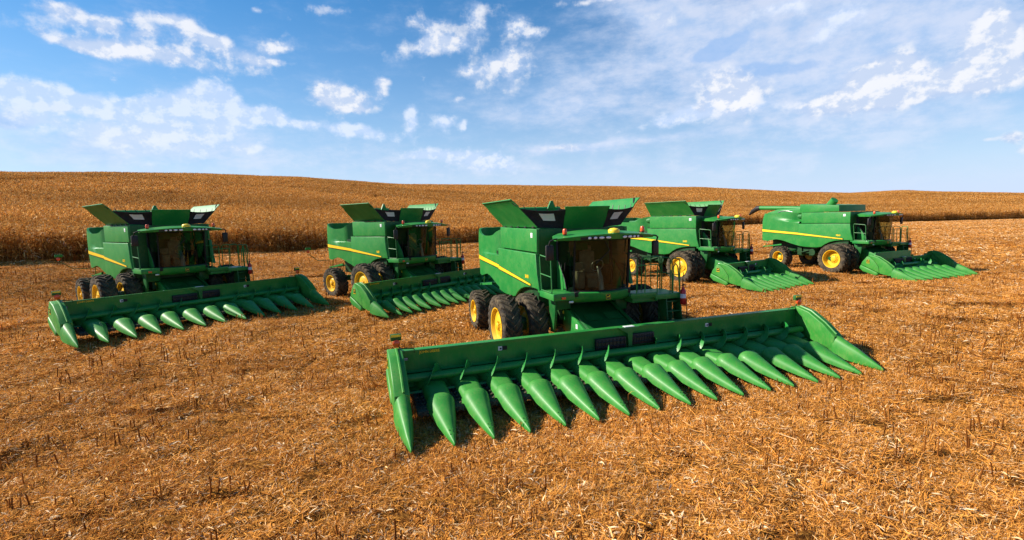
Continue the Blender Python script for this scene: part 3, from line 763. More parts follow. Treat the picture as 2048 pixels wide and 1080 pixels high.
def tab(t, x): return np.interp(x, [p[0] for p in t], [p[1] for p in t])
_E = np.array([(r*math.sin(R(a)), r*math.cos(R(a)), z) for a in range(-70, 76, 3) for r, z in ((float(tab(EDGE_R, a)), float(tab(EDGE_Z, a))),)])
_ALL = np.vstack([PTS, _E])
_PH = rng.uniform(0, 6.28, 40)
def bumps(x, y):
    """wheel tracks, windrows and lumps in the harvested ground, a few centimetres high"""
    u = x*math.cos(R(6))+y*math.sin(R(6)); v = -x*math.sin(R(6))+y*math.cos(R(6))
    z = .020*np.sin(v*2*PI/.76+.6*np.sin(u*.5))
    for k, (lu, lv, a) in enumerate(((2.3, .9, .044), (1.3, .6, .050), (4.1, 1.7, .030), (.9, .45, .044), (7.0, 3.1, .03), (.55, .38, .026))):
        z = z+a*np.sin(u*2*PI/lu+_PH[k]+1.3*np.sin(v*2*PI/(lv*3.1)+_PH[k+8]))*np.sin(v*2*PI/lv+_PH[k+16]+1.1*np.sin(u*2*PI/(lu*1.7)+_PH[k+24]))
    return z
def height(x, y, rough=True):
    x = np.asarray(x, float); y = np.asarray(y, float); sh = x.shape; x = x.ravel(); y = y.ravel()
    r = np.hypot(x, y); a = np.degrees(np.arctan2(x, y)); a = np.clip(a, -75, 75)
    er = tab(EDGE_R, a); ez = tab(EDGE_Z, a); sr = tab(SKY_R, a)
    z = np.empty_like(x)
    for i in range(0, len(x), 20000):
        X, Y = x[i:i+20000, None], y[i:i+20000, None]
        d2 = (X-_ALL[:, 0])**2+(Y-_ALL[:, 1])**2
        w = 1/(d2+3)**1.6; z[i:i+20000] = (w*_ALL[:, 2]).sum(1)/w.sum(1)
    zr = 3.99+sr*np.tan(np.radians(tab(SKY_E, a)))-CROP_H
    t = np.clip((r-er)/(sr-er), 0, 1.6)
    t1 = np.minimum(t, 1)
    h = ez+(zr-ez)*(t1-.06*np.sin(t1*2*PI))-np.maximum(t-1, 0)**2*30
    k = np.clip((r-er+6)/12, 0, 1); k = k*k*(3-2*k)
    k = np.where((y < 0) & (r > 60), 0, k)
    z = z*(1-k)+h*k
    if rough:
        k = np.ones_like(x)
        for c in FLEET:                 # pressed flat under the wheels and the heads
            X, Y, yaw, Z, sx, sy = c['place']; lx = ((x-X)*math.cos(yaw)+(y-Y)*math.sin(yaw))/sx; ly = (-(x-X)*math.sin(yaw)+(y-Y)*math.cos(yaw))/sy; hw = c['rows']*c['pitch']/2
            dx = np.maximum(np.maximum(2.2-lx, lx-5.7), 0); dy = np.maximum(np.abs(ly)-hw-.2, 0); d1 = np.hypot(dx, dy)
            dx = np.maximum(np.maximum(-4.6-lx, lx-1.2), 0); dy = np.maximum(np.abs(ly)-2.9, 0); d2 = np.hypot(dx, dy)
            k = np.minimum(k, np.clip(np.minimum(d1, d2)/1.2, 0, 1))
        z = z+bumps(x, y)*np.clip(1.2-r/90, 0, 1)*(.15+.85*k)-.05*(1-k)
    return z.reshape(sh)

def build_ground():
    # polar sheet, fine near the viewpoint and coarse towards the skyline, then a far skirt out to the horizon
    rad = [0.0]; r = 2.5
    while r < 620: rad.append(r); r *= 1.0+(.011 if r < 30 else (.018 if r < 130 else .03))
    rad += [900, 1600, 3000]
    na = 900; ang = np.concatenate([np.linspace(-75, 75, na), np.linspace(75, 285, 110)[1:-1]])
    A, Rr = np.meshgrid(np.radians(ang), np.array(rad[1:])); x, y = Rr*np.sin(A), Rr*np.cos(A)
    z = height(x, y); z = np.where(Rr > 640, np.minimum(z, -4), z)
    n, m = x.shape; V = np.stack([x.ravel(), y.ravel(), z.ravel()], 1)
    i = np.arange(n-1)[:, None]; j = np.arange(m)[None, :]; j2 = (j+1) % m
    F = np.stack([i*m+j+0*j2, (i+1)*m+j+0*j2, (i+1)*m+j2, i*m+j2], -1).reshape(-1, 4)[:, ::-1]
    V = np.vstack([V, [[0, 0, float(height(np.array([0.]), np.array([0.]))[0])]]])
    me = bpy.data.meshes.new('ground'); me.vertices.add(len(V)); me.vertices.foreach_set('co', V.ravel())
    tri = np.stack([np.full(m, len(V)-1), np.arange(m), (np.arange(m)+1) % m], 1)[:, ::-1]
    loops = np.concatenate([F.ravel(), tri.ravel()]); starts = np.concatenate([np.arange(len(F))*4, len(F)*4+np.arange(m)*3])
    me.loops.add(len(loops)); me.loops.foreach_set('vertex_index', loops)
    me.polygons.add(len(starts)); me.polygons.foreach_set('loop_start', starts)
    me.update(calc_edges=True); me.validate(); me.polygons.foreach_set('use_smooth', [True]*len(me.polygons))
    m_, nt, b = new_mat('chaff_covered_soil'); L = nt.links.new
    tc = N(nt, "ShaderNodeTexCoord"); mp = N(nt, "ShaderNodeMapping"); L(tc.outputs['Object'], mp.inputs[0]); mp.inputs['Rotation'].default_value = (0, 0, R(-6)); mp.inputs['Scale'].default_value = (.55, 1, 1)
    def noise(sc, det=5, rough=.6):
        n = N(nt, "ShaderNodeTexNoise"); n.inputs['Scale'].default_value = sc; n.inputs['Detail'].default_value = det; n.inputs['Roughness'].default_value = rough; L(mp.outputs[0], n.inputs['Vector']); return n.outputs[0]
    fine = noise(26, 8, .75); mid = noise(3.2, 6); big = noise(.35, 4)
    c1 = ramp(nt, fine, [(.34, (.030, .012, .004)), (.47, (.18, .070, .016)), (.60, (.60, .275, .052)), (.76, (.78, .45, .15))])
    c2 = ramp(nt, mid, [(.3, (.55, .50, .45)), (.5, (1, 1, 1)), (.7, (1.12, 1.0, .85))]); c3 = ramp(nt, big, [(.3, (.86, .84, .82)), (.7, (1.08, 1.02, .95))])
    m1 = N(nt, "ShaderNodeMix", data_type='RGBA', blend_type='MULTIPLY'); m1.inputs[0].default_value = 1; L(c1, m1.inputs[6]); L(c2, m1.inputs[7])
    m2 = N(nt, "ShaderNodeMix", data_type='RGBA', blend_type='MULTIPLY'); m2.inputs[0].default_value = 1; L(m1.outputs[2], m2.inputs[6]); L(c3, m2.inputs[7])
    L(m2.outputs[2], b.inputs['Base Color']); b.inputs['Roughness'].default_value = .95; b.inputs['Specular IOR Level'].default_value = .02
    bp = N(nt, "ShaderNodeBump"); bp.inputs['Strength'].default_value = 1; bp.inputs['Distance'].default_value = .06
    L(mathn(nt, 'ADD', mathn(nt, 'MULTIPLY', fine, .7), mid), bp.inputs['Height']); L(bp.outputs[0], b.inputs['Normal'])
    me.materials.append(m_)
    g = link('ground', me); g['kind'] = 'structure'; return g
build_ground()

# ------------------------------------------------------------------ blades (straw, husks, leaves) as sheets of faces
def island_mat(name, stops, rough=.75, trans=.12, tint=None):
    m, nt, b = new_mat(name); L = nt.links.new
    g = N(nt, "ShaderNodeNewGeometry"); oi = N(nt, "ShaderNodeObjectInfo")
    f = mathn(nt, 'FRACT', mathn(nt, 'ADD', g.outputs['Random Per Island'], mathn(nt, 'MULTIPLY', oi.outputs['Random'], .37)))
    c = ramp(nt, f, stops)
    tc = N(nt, "ShaderNodeNewGeometry"); n = N(nt, "ShaderNodeTexNoise"); n.inputs['Scale'].default_value = .16 if tint is None else .045; n.inputs['Detail'].default_value = 4
    mp = N(nt, "ShaderNodeMapping"); mp.inputs['Scale'].default_value = (.35, 1, 1); L(tc.outputs['Position'], mp.inputs[0]); L(mp.outputs[0], n.inputs['Vector'])
    v = ramp(nt, n.outputs[0], tint or [(.32, (.80, .76, .72)), (.52, (1, 1, 1)), (.70, (1.12, 1.06, .95))])
    mx = N(nt, "ShaderNodeMix", data_type='RGBA', blend_type='MULTIPLY'); mx.inputs[0].default_value = 1; L(c, mx.inputs[6]); L(v, mx.inputs[7])
    L(mx.outputs[2], b.inputs['Base Color']); b.inputs['Roughness'].default_value = rough; b.inputs['Specular IOR Level'].default_value = .04
    if trans:
        t = N(nt, "ShaderNodeBsdfTranslucent"); L(mx.outputs[2], t.inputs[0]); ms = N(nt, "ShaderNodeMixShader"); ms.inputs[0].default_value = trans
        L(b.outputs[0], ms.inputs[1]); L(t.outputs[0], ms.inputs[2]); L(ms.outputs[0], nt.nodes['Material Output'].inputs[0])
    return m

def strips(P0, heading, pitch, length, width, curl, seg=2, twist=None):
    """many bent ribbons at once: start points, heading, starting pitch, length, width and how far each droops"""
    n = len(P0); rows = []; p = P0.copy(); a = pitch.copy()
    side = np.stack([-np.sin(heading), np.cos(heading), np.zeros(n)], 1)
    if twist is not None: side[:, 2] += twist; side /= np.linalg.norm(side, axis=1)[:, None]
    for k in range(seg+1):
        w = width*(1-.75*(k/seg)**2) if k else width*.7
        rows.append(np.stack([p-side*w[:, None]/2, p+side*w[:, None]/2], 1))
        d = np.stack([np.cos(heading)*np.cos(a), np.sin(heading)*np.cos(a), np.sin(a)], 1)
        p = p+d*(length/seg)[:, None]; a = a-curl/seg
    V = np.stack(rows, 1).reshape(-1, 3)            # n, seg+1, 2
    base = (np.arange(n)*(seg+1)*2)[:, None, None]; k = np.arange(seg)[None, :, None]*2
    F = (base+k+np.array([0, 1, 3, 2])[None, None, :]).reshape(-1, 4)
    return V, F
def stalks(P0, P1, r0, r1, sides=3):
    n = len(P0); d = P1-P0; d /= np.linalg.norm(d, axis=1)[:, None]
    u = np.cross(d, np.array([.31, .17, .93])); u /= np.linalg.norm(u, axis=1)[:, None]; w = np.cross(d, u)
    rings = []
    for P, r in ((P0, r0), (P1, r1)):
        rings.append(np.stack([P+(u*math.cos(2*PI*k/sides)+w*math.sin(2*PI*k/sides))*np.asarray(r).reshape(-1, 1) for k in range(sides)], 1))
    V = np.concatenate(rings, 1).reshape(-1, 3); b = (np.arange(n)*2*sides)[:, None]
    F = np.concatenate([b+np.array([[k, (k+1) % sides, sides+(k+1) % sides, sides+k]]) for k in range(sides)], 0)
    return V, F
def quads(name, parts, mats):
    vs, fs, mi, o = [], [], [], 0
    for V, F, m in parts: vs.append(V); fs.append(F+o); mi.append(np.full(len(F), m)); o += len(V)
    V = np.concatenate(vs); F = np.concatenate(fs); mi = np.concatenate(mi)
    me = bpy.data.meshes.new(name); me.vertices.add(len(V)); me.vertices.foreach_set('co', V.astype(np.float32).ravel())
    me.loops.add(F.size); me.loops.foreach_set('vertex_index', F.astype(np.int32).ravel())
    me.polygons.add(len(F)); me.polygons.foreach_set('loop_start', (np.arange(len(F))*4).astype(np.int32))
    for m in mats: me.materials.append(m)
    me.polygons.foreach_set('material_index', mi.astype(np.int32)); me.update(calc_edges=True); return me

STRAW = island_mat('dry_straw', [(0, (.11, .040, .008)), (.14, (.35, .130, .024)), (.38, (.64, .272, .050)), (.66, (.81, .390, .086)), (.84, (.75, .300, .045)), (.94, (.84, .53, .25)), (1, (.87, .68, .44))], .95)
HUSK = island_mat('pale_husk', [(0, (.74, .42, .14)), (.6, (.82, .56, .28)), (1, (.88, .72, .50))], .95)
STUB = island_mat('cut_stalk', [(0, (.12, .040, .010)), (.5, (.26, .090, .018)), (1, (.44, .18, .040))], .95, trans=0)
CROP = island_mat('dry_maize_leaf', [(0, (.12, .044, .011)), (.20, (.37, .143, .027)), (.50, (.69, .305, .056)), (.78, (.83, .41, .094)), (.93, (.87, .56, .21)), (1, (.88, .70, .44))], .95, trans=.20,
                  tint=[(.33, (.76, .73, .70)), (.46, (.98, .97, .96)), (.58, (1.08, 1.07, 1.05)), (.70, (1.16, 1.14, 1.09))])
CROPSTEM = island_mat('dry_maize_stem', [(0, (.13, .045, .010)), (.6, (.38, .145, .028)), (1, (.60, .31, .08))], .95, trans=0)

def U(a, b, n): return rng.uniform(a, b, n)
def litter_patch(size, nb, nh, ns, k=1.0):
    """one square of chopped straw, wisps, husks and lying stalks, in clumps"""
    def spread(n):
        c = U(-size/2, size/2, (max(4, n//14), 2)); q = c[rng.integers(0, len(c), n)]+rng.normal(0, size*.05, (n, 2)); f = rng.random(n) < .30
        q[f] = U(-size/2, size/2, (int(f.sum()), 2)); return np.column_stack([q, U(0.0, .05*k, n)])
    n1 = int(nb*.74); n2 = nb-n1
    p1 = strips(spread(n1), U(0, 6.28, n1), U(-.08, .42/k, n1), U(.04, .18, n1)*k, U(.005, .016, n1)*k, U(-.1, .6, n1), 2, U(-.8, .8, n1))
    p2 = strips(spread(n2), U(0, 6.28, n2), U(.4, 1.35, n2)/k, U(.05, .15, n2)*k, U(.004, .010, n2)*k, U(.2, 1.6, n2), 2)
    p3 = strips(spread(nh), U(0, 6.28, nh), U(-.05, .5, nh), U(.06, .17, nh)*k, U(.014, .034, nh)*k, U(.2, 1.2, nh), 2, U(-.9, .9, nh))
    a = spread(ns); h = U(0, 6.28, ns); l = U(.10, .38, ns)*k; b = a+np.column_stack([np.cos(h)*l, np.sin(h)*l, U(-.02, .06, ns)])
    p4 = stalks(a, b, U(.006, .012, ns)*k, U(.005, .010, ns)*k, 4)
    return quads('straw_patch', [(*p1, 0), (*p2, 0), (*p3, 1), (*p4, 0)], [STRAW, HUSK])
def stubble_patch(w, h0, h1, n, sides=4):
    a = np.column_stack([U(-w/2, w/2, n), rng.normal(0, .05, n), np.full(n, -.05)]); b = a+np.column_stack([rng.normal(0, .035, n), rng.normal(0, .035, n), U(h0, h1, n)+.05])
    s = stalks(a, b, U(.010, .015, n), U(.009, .014, n), sides); m = n*2
    q = np.repeat(b, 2, 0); q[:, 2] *= U(.35, 1, m)
    l = strips(q, U(0, 6.28, m), U(-.3, .9, m), U(.07, .20, m), U(.008, .02, m), U(.6, 2.0, m), 2)
    return quads('stubble_patch', [(*s, 0), (*l, 1)], [STUB, STRAW])
def crop_patch(size, n, leaves, full=True, k=1.0):
    """a square of standing dry maize: stems, drooping leaves, tassels and ears"""
    rows = int(round(size/.76)); per = n//rows; xs = []
    for r_ in range(rows):
        y = -size/2+.38+.76*r_
        xs.append(np.column_stack([U(-size/2, size/2, per), y+rng.normal(0, .05, per)]))
    xy = np.concatenate(xs); n = len(xy); H = rng.normal(2.28, .16, n); z0 = 0 if full else 1.1
    a = np.column_stack([xy, np.full(n, z0-.1)]); b = np.column_stack([xy+rng.normal(0, .07, (n, 2)), H])
    st = stalks(a, b, np.full(n, .014*k), np.full(n, .006*k), 3)
    m = n*leaves; i = np.repeat(np.arange(n), leaves); t = U(.16 if full else .52, .98, m)
    p = a[i]+(b[i]-a[i])*((t*H[i]-a[i, 2])/(H[i]-a[i, 2]))[:, None]
    lv = strips(p, U(0, 6.28, m), U(.1, 1.25, m), U(.28, .72, m)*(.75+.25*k), U(.035, .075, m)*k, U(.9, 2.9, m), 3 if full else 2, U(-.5, .5, m))
    q = n*4; i = np.repeat(np.arange(n), 4); ta = strips(b[i]-np.array([0, 0, .05]), U(0, 6.28, q), U(.8, 1.5, q), U(.14, .28, q), U(.008, .016, q)*k, U(-.1, .7, q), 2)
    parts = [(*st, 1), (*lv, 0), (*ta, 0)]
    if full:
        e = n; pe = a+(b-a)*U(.42, .55, n)[:, None]; h = U(0, 6.28, n); pb = pe+np.column_stack([np.cos(h)*.14, np.sin(h)*.14, U(-.16, .06, n)])
        parts.append((*stalks(pe, pb, np.full(n, .028), np.full(n, .016), 5), 0))
    return quads('maize_patch', parts, [CROP, CROPSTEM])

def scatter(name, label, cat, patches, P, rot, scl, idx):
    """one object: patches instanced on points by geometry nodes"""
    lib = bpy.data.collections.new(name+'_patches')
    for i, me in enumerate(patches):
        o = bpy.data.objects.new('%s_patch_%02d' % (name, i), me); lib.objects.link(o)
    me = bpy.data.meshes.new(name); me.vertices.add(len(P)); me.vertices.foreach_set('co', P.astype(np.float32).ravel())
    for nm, arr, ty in (('rot', rot, 'FLOAT_VECTOR'), ('scl', scl, 'FLOAT_VECTOR'), ('idx', idx, 'INT')):
        at = me.attributes.new(nm, ty, 'POINT'); at.data.foreach_set('vector' if ty == 'FLOAT_VECTOR' else 'value', arr.ravel())
    o = link(name, me); o['kind'] = 'stuff'; o['label'] = label; o['category'] = cat
    ng = bpy.data.node_groups.new(name, 'GeometryNodeTree')
    ng.interface.new_socket('Geometry', in_out='INPUT', socket_type='NodeSocketGeometry'); ng.interface.new_socket('Geometry', in_out='OUTPUT', socket_type='NodeSocketGeometry')
    gi = ng.nodes.new('NodeGroupInput'); go = ng.nodes.new('NodeGroupOutput'); ip = ng.nodes.new('GeometryNodeInstanceOnPoints'); ci = ng.nodes.new('GeometryNodeCollectionInfo')
    ci.inputs[0].default_value = lib; ci.inputs['Separate Children'].default_value = True; ci.inputs['Reset Children'].default_value = True
    def attr(nm, ty):
        a = ng.nodes.new('GeometryNodeInputNamedAttribute'); a.data_type = ty; a.inputs[0].default_value = nm; return a.outputs[0]
    l = ng.links.new
    l(gi.outputs[0], ip.inputs['Points']); l(ci.outputs[0], ip.inputs['Instance']); ip.inputs['Pick Instance'].default_value = True
    l(attr('idx', 'INT'), ip.inputs['Instance Index']); l(attr('rot', 'FLOAT_VECTOR'), ip.inputs['Rotation']); l(attr('scl', 'FLOAT_VECTOR'), ip.inputs['Scale'])
    l(ip.outputs[0], go.inputs[0])
    md = o.modifiers.new('scatter', 'NODES'); md.node_group = ng
    return o

def slope_rot(x, y, yaw, d=.6, rough=True):
    zx = (height(x+d, y, rough)-height(x-d, y, rough))/(2*d); zy = (height(x, y+d, rough)-height(x, y-d, rough))/(2*d)
    # tilt to the ground, then turn: rotation given as XYZ euler of (ground tilt) * (yaw about z)
    out = np.empty((len(x), 3))
    for i in range(len(x)):
        n = Vector((-zx[i], -zy[i], 1)).normalized(); q = Vector((0, 0, 1)).rotation_difference(n)
        out[i] = (q.to_matrix() @ Matrix.Rotation(yaw[i], 3, 'Z')).to_euler('XYZ')
    return out
def field_points(r0, r1, step, a0=-68, a1=68):
    """jittered grid over the harvested sector between two distances"""
    g = np.arange(-r1, r1, step); X, Y = np.meshgrid(g, np.arange(0, r1, step)); x = X.ravel()+U(-.5, .5, X.size)*step; y = Y.ravel()+U(-.5, .5, X.size)*step
    r = np.hypot(x, y); a = np.degrees(np.arctan2(x, y)); k = (r >= r0) & (r < r1) & (a > a0) & (a < a1) & (r < tab(EDGE_R, a)+1.0)
    return x[k], y[k]

def build_litter():
    pats = [litter_patch(1.15, 2500, 62, 26) for _ in range(5)]+[litter_patch(2.0, 3200, 80, 22, 1.2) for _ in range(4)]+[litter_patch(4.0, 3200, 90, 20, 2.2) for _ in range(4)]
    P, Ro, Sc, Id = [], [], [], []
    for r0, r1, step, i0, n in ((4.2, 17, .62, 0, 5), (16, 46, 1.15, 5, 4), (44, 240, 2.6, 9, 4)):
        x, y = field_points(r0, r1, step); z = height(x, y)
        P.append(np.column_stack([x, y, z])); Ro.append(slope_rot(x, y, U(0, 6.28, len(x)))); s = U(.85, 1.2, len(x)); Sc.append(np.column_stack([s, s, U(.75, 1.35, len(x))])); Id.append(rng.integers(i0, i0+n, len(x)))
    return scatter('straw_litter', 'chopped orange straw and pale husks covering the harvested ground', 'straw', pats, np.concatenate(P), np.concatenate(Ro), np.concatenate(Sc), np.concatenate(Id))
build_litter()

def build_stubble():
    pats = [stubble_patch(2.0, .10, .34, 11) for _ in range(6)]
    th = R(6); P, Ro = [], []
    for v in np.arange(-40, 110, .76):
        u = np.arange(-90, 150, 2.0); u = u+U(-.3, .3, len(u)); vv = v+.10*np.sin(u*.21+v*.05)+.06*np.sin(u*.9+v)
        x = u*math.cos(th)-vv*math.sin(th); y = u*math.sin(th)+vv*math.cos(th)
        r = np.hypot(x, y); a = np.degrees(np.arctan2(x, y)); k = (r > 4) & (r < 75) & (np.abs(a) < 56) & (r < tab(EDGE_R, a)-.5) & (rng.random(len(x)) < .8)
        P.append(np.column_stack([x[k], y[k]]))
    P = np.concatenate(P); n = len(P); z = height(P[:, 0], P[:, 1])
    yaw = np.full(n, th)+rng.normal(0, .03, n)+PI*rng.integers(0, 2, n)
    return scatter('corn_stubble', 'short dark cut stalks standing in rows among the straw', 'stubble', pats, np.column_stack([P, z]), np.column_stack([np.zeros(n), np.zeros(n), yaw]), np.column_stack([np.ones(n), np.ones(n), U(.6, 1.2, n)]), rng.integers(0, 6, n))
build_stubble()

def build_crop():
    pats = [crop_patch(3.04, 88, 13) for _ in range(5)]+[crop_patch(6.08, 260, 9, False, 1.15) for _ in range(4)]+[crop_patch(12.16, 700, 7, False, 1.8) for _ in range(4)]
    P, Ro, Sc, Id = [], [], [], []
    for d0, d1, step, i0, n in ((0, 22, 2.75, 0, 5), (20, 95, 5.2, 5, 4), (90, 520, 10.0, 9, 4)):
        g = np.arange(-420, 470, step); X, Y = np.meshgrid(g, np.arange(-5, 520, step)); x = X.ravel()+U(-.3, .3, X.size)*step; y = Y.ravel()+U(-.3, .3, X.size)*step
        r = np.hypot(x, y); a = np.degrees(np.arctan2(x, y)); er = tab(EDGE_R, a); sr = tab(SKY_R, a); half = (1.3, 2.6, 5.5)[i0//4 if i0 < 9 else 2]
        k = (np.abs(a) < 72) & (r-er >= d0+(half if d0 == 0 else 0)) & (r-er < d1) & (r < sr+45)
        x, y = x[k], y[k]; m = len(x); z = height(x, y, False)
        th = R(6)+(0 if i0 else 0); yaw = np.full(m, th)+PI*rng.integers(0, 2, m)+rng.normal(0, .04, m)
        P.append(np.column_stack([x, y, z])); Ro.append(slope_rot(x, y, yaw, 3., False)); s = np.ones(m); Sc.append(np.column_stack([s, s, U(.93, 1.06, m)])); Id.append(rng.integers(i0, i0+n, m))
    # a ragged front rank right along the edge of the crop
    a = np.arange(-73, 73, .02); er = tab(EDGE_R, a); x, y = er*np.sin(np.radians(a)), er*np.cos(np.radians(a)); s = np.concatenate([[0], np.cumsum(np.hypot(np.diff(x), np.diff(y)))])
    q = np.arange(0, s[-1], 2.3); x = np.interp(q, s, x)+U(-.25, .25, len(q)); y = np.interp(q, s, y)+U(-.25, .25, len(q)); m = len(x)
    # patches whose centre lies 1.2 m inside the edge
    r = np.hypot(x, y); x = x*(r+1.2)/r; y = y*(r+1.2)/r
    tang = np.arctan2(np.gradient(y), np.gradient(x))
    P.append(np.column_stack([x, y, height(x, y, False)])); Ro.append(np.column_stack([np.zeros(m), np.zeros(m), tang+rng.normal(0, .05, m)])); Sc.append(np.column_stack([np.ones(m), np.ones(m), U(.9, 1.08, m)])); Id.append(rng.integers(0, 5, m))
    return scatter('corn_crop', 'standing field of dry brown maize rising to the skyline', 'corn field', pats, np.concatenate(P), np.concatenate(Ro), np.concatenate(Sc), np.concatenate(Id))
build_crop()

